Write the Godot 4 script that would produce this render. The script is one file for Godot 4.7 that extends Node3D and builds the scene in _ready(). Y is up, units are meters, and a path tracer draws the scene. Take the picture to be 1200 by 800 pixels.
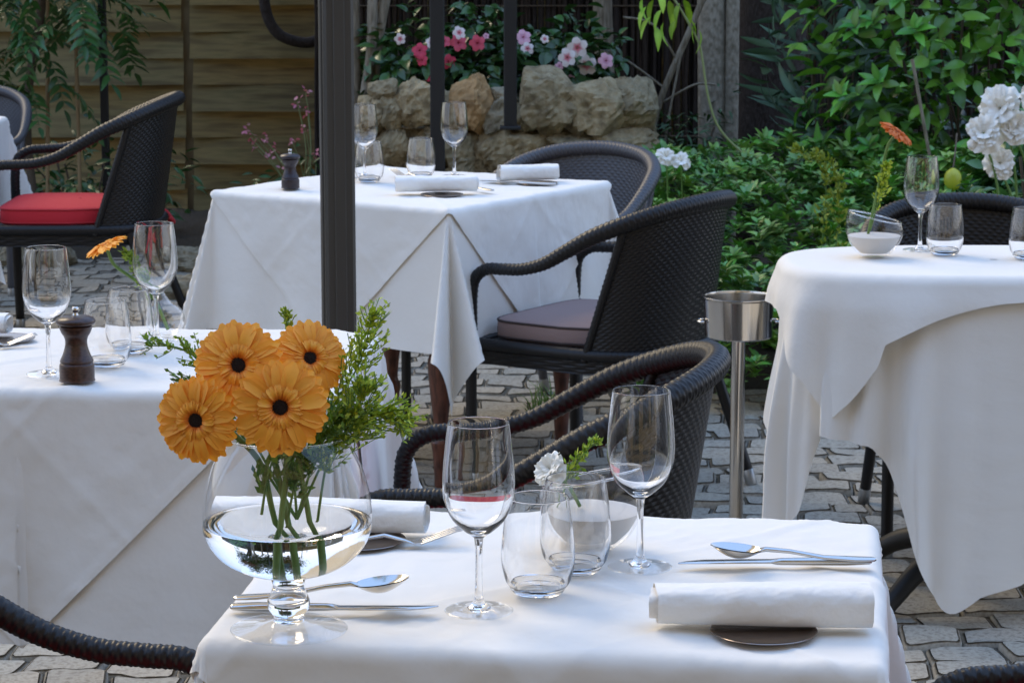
extends Node3D

# ---------------------------------------------------------------- mesh helper
class MB:
	var v := PackedVector3Array()
	var uv := PackedVector2Array()
	var col := PackedColorArray()
	var ix := PackedInt32Array()
	func add(p: Vector3, t := Vector2.ZERO) -> int:
		v.append(p); uv.append(t)
		return v.size() - 1
	func tri(a: int, b: int, c: int) -> void:
		ix.append(a); ix.append(b); ix.append(c)
	func quad(a: int, b: int, c: int, d: int) -> void:
		ix.append_array([a, b, c, a, c, d])
	func grid(start: int, nu: int, nv: int, wrap := false) -> void:
		# nu columns (fast index) by nv rows of vertices
		for j in nv - 1:
			for i in (nu if wrap else nu - 1):
				var i2 := (i + 1) % nu
				quad(start + j * nu + i, start + j * nu + i2, start + (j + 1) * nu + i2, start + (j + 1) * nu + i)
	func lathe(prof: Array, n := 40, at := Vector3.ZERO) -> void:
		var s := v.size()
		# keep turns of the profile tight: short support rings beside every sharp bend
		var sup := []
		for j in prof.size():
			var c: Vector2 = prof[j]
			if j == 0 or j == prof.size() - 1:
				sup.append(c)
				continue
			var d0: Vector2 = prof[j - 1] - c
			var d1: Vector2 = prof[j + 1] - c
			if absf(d0.angle_to(-d1)) > 0.3 and d0.length() > 0.0005 and d1.length() > 0.0005:
				sup.append(c + d0.normalized() * minf(0.0004, d0.length() * 0.3))
				sup.append(c)
				sup.append(c + d1.normalized() * minf(0.0004, d1.length() * 0.3))
			else:
				sup.append(c)
		prof = sup
		for j in prof.size():
			var p: Vector2 = prof[j]
			for i in n + 1:
				var a := TAU * i / n
				var q := at + Vector3(p.x * cos(a), p.y, p.x * sin(a))
				add(q, Vector2(float(i) / n, p.y))
		grid(s, n + 1, prof.size())
	func tube(path: PackedVector3Array, rad: Array, n := 10, caps := true, ripple := 0.0, pitch := 0.0) -> void:
		var s := v.size()
		var m := path.size()
		var up := Vector3.UP
		var t0 := (path[1] - path[0]).normalized()
		if absf(t0.dot(up)) > 0.9:
			up = Vector3.RIGHT
		var nx := t0.cross(up).normalized()
		var length := 0.0
		for j in m:
			var t := (path[mini(j + 1, m - 1)] - path[maxi(j - 1, 0)]).normalized()
			nx = (nx - t * nx.dot(t)).normalized()
			var ny := t.cross(nx)
			if j > 0:
				length += path[j].distance_to(path[j - 1])
			var r: float = rad[j] if rad.size() > 1 else rad[0]
			for i in n:
				var a := TAU * i / n
				var rr := r
				if ripple > 0.0:
					var ring := floorf(length / pitch)      # strands wound round the cane, over and under
					var prof := sin(PI * (length / pitch - ring))
					rr += ripple * prof * (0.55 + 0.65 * cos(5.0 * a + PI * ring))
				add(path[j] + (nx * cos(a) + ny * sin(a)) * rr, Vector2(float(i) / n, length))
		grid(s, n, m, true)
		if caps:
			var c0 := add(path[0])
			var c1 := add(path[m - 1])
			for i in n:
				tri(c0, s + (i + 1) % n, s + i)
				tri(c1, s + (m - 1) * n + i, s + (m - 1) * n + (i + 1) % n)
	func box(c: Vector3, h: Vector3, b := 0.0, ba := Basis.IDENTITY) -> void:
		# chamfered box: centre, half size, chamfer
		var s := [-1, 1]
		var id := {}
		for sx in s:
			for sy in s:
				for sz in s:
					for k in 3:
						var p := Vector3(sx * h.x, sy * h.y, sz * h.z)
						if b > 0:
							for k2 in 3:
								if k2 != k:
									p[k2] -= b * [sx, sy, sz][k2]
						id[[sx, sy, sz, k]] = add(c + ba * p, Vector2(p.x + p.z, p.y))
		for k in 3:
			var a := (k + 1) % 3
			var d := (k + 2) % 3
			for sk in s:
				var f := []
				for q in [[-1, -1], [1, -1], [1, 1], [-1, 1]]:
					var e := [0, 0, 0]
					e[k] = sk; e[a] = q[0]; e[d] = q[1]
					f.append(id[[e[0], e[1], e[2], k]])
				if sk > 0: f.reverse()
				quad(f[0], f[1], f[2], f[3])
		if b <= 0:
			return
		for k in 3:   # edges running along k, between faces a and d
			var a := (k + 1) % 3
			var d := (k + 2) % 3
			for sa in s:
				for sd in s:
					var e0 := [0, 0, 0]; e0[k] = -1; e0[a] = sa; e0[d] = sd
					var e1 := [0, 0, 0]; e1[k] = 1; e1[a] = sa; e1[d] = sd
					var f := [id[[e0[0], e0[1], e0[2], a]], id[[e1[0], e1[1], e1[2], a]], id[[e1[0], e1[1], e1[2], d]], id[[e0[0], e0[1], e0[2], d]]]
					if sa * sd > 0: f.reverse()
					quad(f[3], f[2], f[1], f[0])
		for sx in s:
			for sy in s:
				for sz in s:
					var f := [id[[sx, sy, sz, 0]], id[[sx, sy, sz, 1]], id[[sx, sy, sz, 2]]]
					if sx * sy * sz > 0: f.reverse()
					tri(f[0], f[1], f[2])
	func merge(o: MB, t := Transform3D.IDENTITY) -> void:
		var s := v.size()
		for i in o.v.size():
			v.append(t * o.v[i])
		uv.append_array(o.uv)
		for i in o.ix:
			ix.append(s + i)
		if o.col.size():
			col.append_array(o.col)
	func volume() -> float:
		var q := 0.0
		for i in range(0, ix.size(), 3):
			q += v[ix[i]].dot(v[ix[i + 1]].cross(v[ix[i + 2]]))
		return q
	func orient() -> MB:   # outward faces run clockwise
		if volume() > 0.0:
			for i in range(0, ix.size(), 3):
				var k := ix[i + 1]
				ix[i + 1] = ix[i + 2]
				ix[i + 2] = k
		return self
	func normals() -> PackedVector3Array:
		var n := PackedVector3Array()
		n.resize(v.size())
		for i in range(0, ix.size(), 3):
			var a := ix[i]; var b := ix[i + 1]; var c := ix[i + 2]
			var f := (v[c] - v[a]).cross(v[b] - v[a])
			n[a] += f; n[b] += f; n[c] += f
		for i in n.size():
			n[i] = n[i].normalized() if n[i].length_squared() > 1e-24 else Vector3.UP
		return n
	func mesh(m: Material = null, flat := false) -> ArrayMesh:
		var o := self
		if flat:
			o = MB.new()
			for k in ix.size():
				o.add(v[ix[k]], uv[ix[k]])
				o.ix.append(k)
				if col.size(): o.col.append(col[ix[k]])
		var arr := []
		arr.resize(Mesh.ARRAY_MAX)
		arr[Mesh.ARRAY_VERTEX] = o.v
		arr[Mesh.ARRAY_NORMAL] = o.normals()
		arr[Mesh.ARRAY_TEX_UV] = o.uv
		if o.col.size() == o.v.size() and o.col.size() > 0:
			arr[Mesh.ARRAY_COLOR] = o.col
		arr[Mesh.ARRAY_INDEX] = o.ix
		var am := ArrayMesh.new()
		am.add_surface_from_arrays(Mesh.PRIMITIVE_TRIANGLES, arr)
		if m: am.surface_set_material(0, m)
		return am

var M := {}            # materials
var rng := RandomNumberGenerator.new()
var used := {}

func R(a: float, b: float) -> float:
	return rng.randf_range(a, b)

func numbered(called: String) -> String:
	var k: int = used.get(called, 0)
	used[called] = k + 1
	return called if k == 0 else "%s_%03d" % [called, k]

func thing(called: String, label: String, category: String, at := Vector3.ZERO, turn := 0.0, group := "") -> Node3D:
	var o := Node3D.new()
	o.name = numbered(called)
	add_child(o)
	o.position = at
	o.rotation.y = turn
	tag(o, label, category, group)
	return o

func tag(o: Node, label: String, category: String, group := "", kind := "") -> void:
	if label: o.set_meta("label", label)
	if category: o.set_meta("category", category)
	if group: o.set_meta("group", group)
	if kind: o.set_meta("kind", kind)

func part(parent: Node, called: String, mesh: Mesh, m: Material, xf := Transform3D.IDENTITY) -> MeshInstance3D:
	var o := MeshInstance3D.new()
	o.name = numbered(called) if parent == self else called
	o.mesh = mesh
	o.material_override = m
	o.transform = xf
	parent.add_child(o, true)
	return o

func setting(called: String, mesh: Mesh, m: Material) -> MeshInstance3D:
	var o := part(self, called, mesh, m)
	o.set_meta("kind", "structure")
	return o

func copy(src: Node3D, called: String, label: String, at: Vector3, turn: float, group := "") -> Node3D:
	var o := src.duplicate()
	o.name = numbered(called)
	add_child(o)
	o.position = at
	o.rotation = Vector3(0, turn, 0)
	o.set_meta("label", label)
	if group: o.set_meta("group", group)
	return o

func multi(parent: Node, called: String, mesh: Mesh, m: Material, xfs: Array, cols := []) -> MultiMeshInstance3D:
	var mm := MultiMesh.new()
	mm.transform_format = MultiMesh.TRANSFORM_3D
	mm.use_colors = cols.size() > 0
	mm.mesh = mesh
	mm.instance_count = xfs.size()
	for i in xfs.size():
		mm.set_instance_transform(i, xfs[i])
		if cols.size(): mm.set_instance_color(i, cols[i])
	var o := MultiMeshInstance3D.new()
	o.name = called
	o.multimesh = mm
	o.material_override = m
	o.set_meta("kind", "stuff")
	parent.add_child(o, true)
	return o

func spline(pts: Array, sub := 6) -> PackedVector3Array:
	var out := PackedVector3Array()
	var n := pts.size()
	for i in n - 1:
		for k in sub:
			var t := float(k) / sub
			var p: Vector3 = pts[i]
			out.append(p.cubic_interpolate(pts[i + 1], pts[maxi(i - 1, 0)], pts[mini(i + 2, n - 1)], t))
	out.append(pts[n - 1])
	return out

func spline2(pts: Array, sub := 5) -> Array:
	var out := []
	var n := pts.size()
	for i in n - 1:
		for k in sub:
			var t := float(k) / sub
			var p: Vector2 = pts[i]
			var q := p.cubic_interpolate(pts[i + 1], pts[maxi(i - 1, 0)], pts[mini(i + 2, n - 1)], t)
			q.x = maxf(q.x, 0.0)
			out.append(q)
	out.append(pts[n - 1])
	return out

# ---------------------------------------------------------------- materials
func lin(r: float, g: float, b: float, a := 1.0) -> Color:
	return Color(r, g, b, a).linear_to_srgb()

func noise_tex(freq: float, seed_: int, ramp: Array = [], normal := 0.0, size := 512, type := FastNoiseLite.TYPE_SIMPLEX_SMOOTH, oct := 5) -> NoiseTexture2D:
	var f := FastNoiseLite.new()
	f.noise_type = type
	f.frequency = freq
	f.seed = seed_
	f.fractal_octaves = oct
	var t := NoiseTexture2D.new()
	t.width = size
	t.height = size
	t.seamless = true
	t.noise = f
	if ramp.size():
		var g := Gradient.new()
		var offs := PackedFloat32Array()
		var cs := PackedColorArray()
		for k in ramp.size():
			offs.append(ramp[k][0])
			cs.append(ramp[k][1])
		g.offsets = offs
		g.colors = cs
		t.color_ramp = g
	if normal > 0.0:
		t.as_normal_map = true
		t.bump_strength = normal
	return t

func mat(c: Color, rough := 0.6, metal := 0.0) -> StandardMaterial3D:
	var m := StandardMaterial3D.new()
	m.albedo_color = c
	m.roughness = rough
	m.metallic = metal
	return m

func textured(m: StandardMaterial3D, albedo: Texture2D, nrm: Texture2D, nscale := 1.0, uvs := Vector3.ONE, triplanar := true, world := true) -> StandardMaterial3D:
	if albedo: m.albedo_texture = albedo
	if nrm:
		m.normal_enabled = true
		m.normal_texture = nrm
		m.normal_scale = nscale
	m.uv1_scale = uvs
	m.uv1_triplanar = triplanar
	m.uv1_world_triplanar = triplanar and world
	return m

func glass(ior_scale := 0.05, tint := Color(1, 1, 1)) -> StandardMaterial3D:
	var m := StandardMaterial3D.new()
	m.albedo_color = Color(tint.r, tint.g, tint.b, 0.0)
	m.transparency = BaseMaterial3D.TRANSPARENCY_ALPHA
	m.roughness = 0.0
	m.refraction_enabled = true
	m.refraction_scale = ior_scale
	return m

func leaf_mat(rough := 0.45, back := Color(0.25, 0.4, 0.1)) -> StandardMaterial3D:
	var m := mat(Color.WHITE, rough)
	m.vertex_color_use_as_albedo = true
	m.backlight_enabled = true
	m.backlight = back
	return m

func make_materials() -> void:
	var W := Color.WHITE
	# cloth: plain white cotton, faint wrinkles and weave
	var wr := noise_tex(0.006, 3, [], 5.0, 1024, FastNoiseLite.TYPE_SIMPLEX_SMOOTH, 4)
	var weave := Image.create(64, 64, false, Image.FORMAT_RGB8)
	for y in 64:
		for x in 64:
			var cx := int(x / 4.0); var cy := int(y / 4.0)
			var h := sin(PI * (x % 4 + 0.5) / 4.0) if (cx + cy) % 2 == 0 else sin(PI * (y % 4 + 0.5) / 4.0)
			var k := 0.965 + 0.035 * h
			weave.set_pixel(x, y, Color(k, k, k))
	var wt := ImageTexture.create_from_image(weave)
	M.cloth = textured(mat(lin(0.83, 0.79, 0.72), 0.85), wt, wr, 0.5, Vector3(1.6, 1.6, 1.6), false)
	M.cloth.uv1_scale = Vector3(2.2, 2.2, 1)
	M.cloth.albedo_texture = null
	M.cloth.rim_enabled = true; M.cloth.rim = 0.15; M.cloth.rim_tint = 0.3
	M.cloth.backlight_enabled = true; M.cloth.backlight = Color(0.28, 0.28, 0.27)
	M.napkin = textured(mat(lin(0.83, 0.80, 0.745), 0.85), null, noise_tex(0.02, 8, [], 4.0, 512), 0.5, Vector3(6, 6, 6))
	M.glass = glass(0.05)
	M.water = glass(0.034)
	M.pane = StandardMaterial3D.new()
	M.pane.albedo_color = Color(1, 1, 1, 0.0)
	M.pane.transparency = BaseMaterial3D.TRANSPARENCY_ALPHA
	M.pane.roughness = 0.0
	M.pane.metallic_specular = 0.5
	M.steel = textured(mat(lin(0.62, 0.60, 0.57), 0.16, 1.0), null, null)
	M.steel_dull = mat(lin(0.50, 0.48, 0.45), 0.3, 1.0)
	M.bronze = mat(lin(0.36, 0.30, 0.27), 0.2, 1.0)
	# resin wicker
	M.wicker = textured(mat(lin(0.012, 0.0105, 0.010), 0.4), null, noise_tex(0.05, 21, [], 3.0, 256), 0.35, Vector3(20, 20, 20), true, false)
	M.wicker_grey = textured(mat(lin(0.06, 0.06, 0.066), 0.42), null, noise_tex(0.05, 22, [], 3.0, 256), 0.35, Vector3(20, 20, 20), true, false)
	M.wicker.metallic_specular = 0.4
	M.tip = mat(lin(0.35, 0.35, 0.34), 0.4, 0.8)
	var cush := noise_tex(0.25, 31, [], 3.0, 256)
	M.cushion_brown = textured(mat(lin(0.29, 0.20, 0.18), 0.9), null, cush, 0.5, Vector3(9, 9, 9), true, false)
	M.cushion_red = textured(mat(lin(0.55, 0.018, 0.03), 0.85), null, cush, 0.5, Vector3(9, 9, 9), true, false)
	M.piping_brown = mat(lin(0.05, 0.032, 0.028), 0.8)
	M.piping_red = mat(lin(0.42, 0.014, 0.022), 0.8)
	# wood
	var grain := noise_tex(0.02, 41, [[0.2, Color(0.55, 0.5, 0.45)], [0.5, Color(0.85, 0.82, 0.8)], [0.8, Color(1, 1, 1)]], 0.0, 512)
	M.table_wood = textured(mat(lin(0.16, 0.055, 0.03), 0.4), grain, null, 1.0, Vector3(6, 1.2, 6), true, false)
	M.mill = textured(mat(lin(0.075, 0.032, 0.02), 0.32), grain, null, 1.0, Vector3(14, 30, 14), true, false)
	M.mill_dark = textured(mat(lin(0.028, 0.016, 0.022), 0.35), grain, null, 1.0, Vector3(14, 30, 14), true, false)
	var bg := noise_tex(0.012, 44, [[0.15, Color(0.66, 0.62, 0.58)], [0.42, Color(0.86, 0.84, 0.81)], [0.6, Color(0.97, 0.95, 0.92)], [0.85, Color(0.80, 0.81, 0.75)]], 0.0, 512)
	M.boards = []
	for k in 4:
		var c: Color = [lin(0.27, 0.205, 0.078), lin(0.225, 0.18, 0.072), lin(0.295, 0.215, 0.08), lin(0.25, 0.20, 0.085)][k]
		M.boards.append(textured(mat(c, 0.8), bg, noise_tex(0.03, 45 + k, [], 2.0, 256), 0.5, Vector3(0.3, 3.5, 3.0), true, true))
	M.batten = mat(lin(0.17, 0.125, 0.06), 0.8)
	M.pole = textured(mat(lin(0.045, 0.043, 0.038), 0.38, 0.1), null, noise_tex(0.2, 61, [], 1.0, 256), 0.15, Vector3(8, 1, 8))
	M.post = mat(lin(0.007, 0.007, 0.007), 0.55)
	M.cane = mat(lin(0.24, 0.16, 0.07), 0.6)
	# stone
	var st_n := noise_tex(0.02, 71, [], 9.0, 512)
	var st_a := noise_tex(0.014, 72, [[0.1, Color(0.55, 0.5, 0.42)], [0.4, Color(0.85, 0.82, 0.74)], [0.62, Color(1, 0.97, 0.9)], [0.9, Color(0.7, 0.62, 0.46)]], 0.0, 512)
	M.rock = []
	for c in [lin(0.37, 0.32, 0.225), lin(0.33, 0.295, 0.215), lin(0.42, 0.36, 0.25), lin(0.37, 0.345, 0.285)]:
		M.rock.append(textured(mat(c, 0.9), st_a, st_n, 0.8, Vector3(1.7, 1.7, 1.7)))
	M.rock_orange = textured(mat(lin(0.48, 0.32, 0.17), 0.9), st_a, st_n, 0.8, Vector3(1.7, 1.7, 1.7))
	M.mortar = textured(mat(lin(0.22, 0.18, 0.115), 0.95), st_a, st_n, 1.2, Vector3(4, 4, 4))
	var cob_a := noise_tex(0.02, 75, [[0.1, Color(0.72, 0.70, 0.67)], [0.4, Color(0.9, 0.89, 0.87)], [0.65, Color(1, 1, 0.98)], [0.9, Color(0.82, 0.80, 0.76)]], 0.0, 512)
	var cob_n := noise_tex(0.03, 76, [], 6.0, 512)
	M.cobble = []
	for c in [lin(0.40, 0.365, 0.305), lin(0.36, 0.33, 0.28), lin(0.43, 0.385, 0.315), lin(0.385, 0.36, 0.31)]:
		M.cobble.append(textured(mat(c, 0.8), cob_a, cob_n, 0.25, Vector3(5.0, 5.0, 5.0)))
	M.joint = textured(mat(lin(0.10, 0.09, 0.075), 1.0), cob_a, cob_n, 1.0, Vector3(6, 6, 6))
	M.soil = textured(mat(lin(0.045, 0.034, 0.022), 1.0), cob_a, cob_n, 1.2, Vector3(4, 4, 4))
	M.sand = textured(mat(lin(0.62, 0.58, 0.53), 0.95), null, noise_tex(0.4, 79, [], 5.0, 256), 0.7, Vector3(12, 12, 12))
	# bark
	var bk := noise_tex(0.03, 81, [[0.2, Color(0.72, 0.70, 0.66)], [0.5, Color(0.9, 0.88, 0.86)], [0.8, Color(1, 1, 1)]], 0.0, 512)
	var bkn := noise_tex(0.035, 82, [], 8.0, 512)
	M.bark_grey = textured(mat(lin(0.27, 0.24, 0.18), 0.9), bk, bkn, 0.5, Vector3(5, 0.7, 5))
	M.bark_pale = textured(mat(lin(0.36, 0.33, 0.26), 0.9), bk, bkn, 0.4, Vector3(3, 1.6, 3))
	M.bark_dark = textured(mat(lin(0.05, 0.036, 0.028), 0.95), bk, bkn, 1.2, Vector3(9, 0.9, 9))
	M.reed = []
	for k in 3:
		M.reed.append(textured(mat([lin(0.035, 0.025, 0.018), lin(0.05, 0.034, 0.024), lin(0.028, 0.021, 0.017)][k], 0.95), bk, null, 1.0, Vector3(9, 1, 9)))
	# plants
	M.leaf = leaf_mat(0.3)
	M.leaf_soft = leaf_mat(0.6, Color(0.3, 0.45, 0.1))
	M.stem = mat(lin(0.12, 0.22, 0.045), 0.55)
	M.stem_pale = mat(lin(0.20, 0.24, 0.09), 0.6)
	M.twig = mat(lin(0.10, 0.075, 0.05), 0.9)
	M.petal = leaf_mat(0.55, Color(0.72, 0.70, 0.62))
	M.petal_white = mat(lin(0.86, 0.83, 0.75), 0.6)
	M.petal_white.backlight_enabled = true; M.petal_white.backlight = Color(0.4, 0.4, 0.36)
	M.disc = mat(lin(0.018, 0.008, 0.004), 0.9)
	M.disc_orange = leaf_mat(0.7, Color(0.3, 0.12, 0.02))
	M.lemon = textured(mat(lin(0.40, 0.42, 0.03), 0.4), null, noise_tex(0.2, 91, [], 2.0, 128), 0.3, Vector3(20, 20, 20), true, false)
	M.bird = mat(W, 0.5)

# ---------------------------------------------------------------- table linen
# A cloth lies flat on the table, rolls over its edge and hangs; past a corner it hangs as a cone of folds of the same length.
class Drape:
	var a := 0.35          # half width
	var b := 0.35          # half depth
	var top := 0.75
	var r0 := 0.012
	var flare := 0.05
	var seed_ := 0.0
	var corners := []      # per corner: [azimuth samples], [polar samples]
	func setup(lobes: Array) -> void:
		corners.clear()
		for k in 4:
			var L: Array = lobes[k % lobes.size()]     # [[centre, width, amplitude] ...]
			var lo := 0.0
			var hi := 3.0
			var best: Array = []
			for it in 24:
				var s := (lo + hi) / 2
				var az := []
				var po := []
				var len_ := [0.0]
				var total := 0.0
				for q in 97:
					var t := q / 96.0
					var w := 0.0
					for l in L:
						w += l[2] * exp(-pow((t - l[0]) / l[1], 2.0))
					w *= smoothstep(0.0, 0.16, t) * smoothstep(1.0, 0.84, t)
					az.append(t * PI / 2)
					po.append(flare + s * w)
					if q > 0:
						var d0 := Vector3(sin(po[q - 1]) * cos(az[q - 1]), cos(po[q - 1]), sin(po[q - 1]) * sin(az[q - 1]))
						var d1 := Vector3(sin(po[q]) * cos(az[q]), cos(po[q]), sin(po[q]) * sin(az[q]))
						total += d0.distance_to(d1)
						len_.append(total)
				best = [az, po, len_, total]
				if total < PI / 2: lo = s
				else: hi = s
			# by arc length
			var ra := PackedFloat32Array()
			var rp := PackedFloat32Array()
			var j := 0
			for q in 65:
				var want: float = best[3] * q / 64.0
				while j < 95 and best[2][j + 1] < want: j += 1
				var f: float = clampf((want - best[2][j]) / maxf(best[2][j + 1] - best[2][j], 1e-6), 0, 1)
				ra.append(lerpf(best[0][j], best[0][j + 1], f))
				rp.append(lerpf(best[1][j], best[1][j + 1], f))
			corners.append([ra, rp])
	func hang(h: float, polar: float, e: float) -> Vector2:   # (out, down) after a length h beyond the edge
		var r := r0 + e
		var arc := r * (PI / 2 - polar)
		if h < arc:
			var g := h / r
			return Vector2(r * sin(g), r * (1 - cos(g)))
		var g1 := PI / 2 - polar
		var l := h - arc
		return Vector2(r * sin(g1) + l * sin(polar), r * (1 - cos(g1)) + l * cos(polar))
	func at(p: Vector2, e: float) -> Vector3:
		var dx := absf(p.x) - a
		var dz := absf(p.y) - b
		var sx := signf(p.x)
		var sz := signf(p.y)
		if dx <= 0 and dz <= 0:
			return Vector3(p.x, top + e, p.y)
		if dx > 0 and dz > 0:
			var k := (0 if sx > 0 else 1) + (0 if sz > 0 else 2)
			var c: Array = corners[k]
			var f := atan2(dz, dx) / (PI / 2) * 64.0
			var i := clampi(int(f), 0, 63)
			f -= i
			var az: float = lerpf(c[0][i], c[0][i + 1], f)
			var po: float = lerpf(c[1][i], c[1][i + 1], f)
			var o := hang(Vector2(dx, dz).length(), po, e)
			return Vector3(sx * (a + o.x * cos(az)), top + e - o.y, sz * (b + o.x * sin(az)))
		var h := maxf(dx, dz)
		var along := p.y if dx > 0 else p.x
		var half := b if dx > 0 else a
		var win := 1.0 - pow(absf(along) / half, 4.0)
		var o2 := hang(h, flare, e)
		var rip := smoothstep(0.03, 0.4, h) * win
		var w := rip * (0.010 * sin(along * 17.0 + seed_ + sx * 2.0) + 0.006 * sin(along * 31.0 + 1.7 * seed_ + sz))
		if dx > 0:
			return Vector3(sx * (a + o2.x + w), top + e - o2.y, p.y)
		return Vector3(p.x, top + e - o2.y, sz * (b + o2.x + w))

func linen(d: Drape, hw: float, hd: float, turn: float, shift: Vector2, e: float, n: int, creases: Array, nz: FastNoiseLite, wrinkle := 0.0012) -> ArrayMesh:
	# a rectangular cloth of half size hw x hd laid with a turn and a shift; creases: distances (in cloth axes) of ironed folds
	var m := MB.new()
	var nu := n + 1
	var nv := int(n * hd / hw) + 1
	var cs := cos(turn); var sn := sin(turn)
	for j in nv:
		for i in nu:
			var u := lerpf(-hw, hw, float(i) / (nu - 1))
			var w := lerpf(-hd, hd, float(j) / (nv - 1))
			var p := Vector2(u * cs - w * sn, u * sn + w * cs) + shift
			m.add(d.at(p, e), Vector2(u, w))
	m.grid(0, nu, nv)
	var nn := m.normals()
	if nn[(nv / 2) * nu + nu / 2].y < 0:
		for k in range(0, m.ix.size(), 3):
			var q := m.ix[k + 1]; m.ix[k + 1] = m.ix[k + 2]; m.ix[k + 2] = q
		for k in nn.size(): nn[k] = -nn[k]
	for k in m.v.size():
		var u := m.uv[k].x; var w := m.uv[k].y
		var off := wrinkle * nz.get_noise_2d(u * 900.0, w * 900.0) + wrinkle * 2.2 * nz.get_noise_2d(u * 240.0 + 90.0, w * 240.0)
		# crumples left by folding and use, here and there
		off += wrinkle * 0.75 * nz.get_noise_2d(u * 2600.0 + 40.0 * nz.get_noise_2d(u * 300.0, w * 300.0), w * 1900.0) * smoothstep(-0.1, 0.4, nz.get_noise_2d(u * 260.0 + 500.0, w * 260.0))
		for c in creases:
			off += 0.0030 * c[2] * exp(-absf((u if c[0] == 0 else w) - c[1]) / 0.010)
		var edge := minf(hw - absf(u), hd - absf(w))
		off += 0.0009 * smoothstep(0.017, 0.012, edge)
		m.v[k] += nn[k] * (off + 0.0006)
	return m.mesh()

func table(called: String, label: String, at: Vector3, turn: float, a: float, b: float, extra := false) -> Node3D:
	var t := thing(called, label, "table", at, turn, "dining tables")
	var m := MB.new()
	m.box(Vector3(0, 0.728, 0), Vector3(a - 0.004, 0.014, b - 0.004), 0.003)
	part(t, "tabletop", m.mesh(null, true), M.table_wood)
	var ap := MB.new()
	ap.box(Vector3(0, 0.675, 0), Vector3(a - 0.05, 0.038, b - 0.05), 0.002)
	part(t, "apron", ap.mesh(null, true), M.table_wood)
	var leg := MB.new()
	leg.lathe(spline2([Vector2(0, 0), Vector2(0.016, 0), Vector2(0.018, 0.03), Vector2(0.022, 0.09), Vector2(0.026, 0.12), Vector2(0.018, 0.14), Vector2(0.02, 0.18), Vector2(0.027, 0.24), Vector2(0.033, 0.31), Vector2(0.033, 0.34), Vector2(0.021, 0.37), Vector2(0.03, 0.385), Vector2(0.022, 0.40), Vector2(0.022, 0.43), Vector2(0.026, 0.45), Vector2(0.026, 0.66), Vector2(0, 0.66)], 3), 18)
	leg.orient()
	var lm := leg.mesh()
	for s in [[1, 1], [1, -1], [-1, 1], [-1, -1]]:
		part(t, "leg", lm, M.table_wood, Transform3D(Basis(), Vector3(s[0] * (a - 0.085), 0, s[1] * (b - 0.085))))
	if extra:
		var sp := MB.new()  # leg of unclear owner, added under the table as a stand-in
		sp.tube(PackedVector3Array([Vector3(0, 0.05, 0), Vector3(0, 0.70, 0)]), [0.0135], 14)
		var so := part(t, "stand_in_leg", sp.mesh(), M.post, Transform3D(Basis(), Vector3(-0.086, 0, 0.033)))
		var sf := MB.new()
		sf.tube(PackedVector3Array([Vector3(0, 0, 0), Vector3(0, 0.05, 0)]), [0.0145], 14)
		part(so, "foot_cap", sf.mesh(), M.tip)
	return t

# ---------------------------------------------------------------- woven armchairs
func weave(top: Callable, bottom: Callable, nu: int, nv: int, amp: float, thick := 0.0) -> MB:
	# basket weave between two curves: nu stakes, nv strands, four by three vertices a cell
	var m := MB.new()
	var cu := nu * 4 + 1
	var cv := nv * 3 + 1
	for j in cv:
		for i in cu:
			var u := float(i) / (cu - 1)
			var w := float(j) / (cv - 1)
			var t: Vector3 = top.call(u)
			var b: Vector3 = bottom.call(u)
			m.add(t.lerp(b, w), Vector2(u, w))
	m.grid(0, cu, cv)
	var nn := m.normals()
	for j in cv:
		for i in cu:
			var row := int(j / 3.0)
			var fv := (j % 3) / 3.0
			var prof: float = [-1.0, 0.7, 0.7][j % 3]
			var wave := cos(PI * (i / 4.0 + row)) if fv > 0.0 else 0.0
			m.v[j * cu + i] += nn[j * cu + i] * amp * (0.5 * prof + 0.6 * wave)
	return m

var rail_pts: PackedVector3Array

func rail_at(u: float) -> Vector3:
	var f := clampf(u, 0, 1) * (rail_pts.size() - 1)
	var i := mini(int(f), rail_pts.size() - 2)
	return rail_pts[i].lerp(rail_pts[i + 1], f - i)

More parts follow.
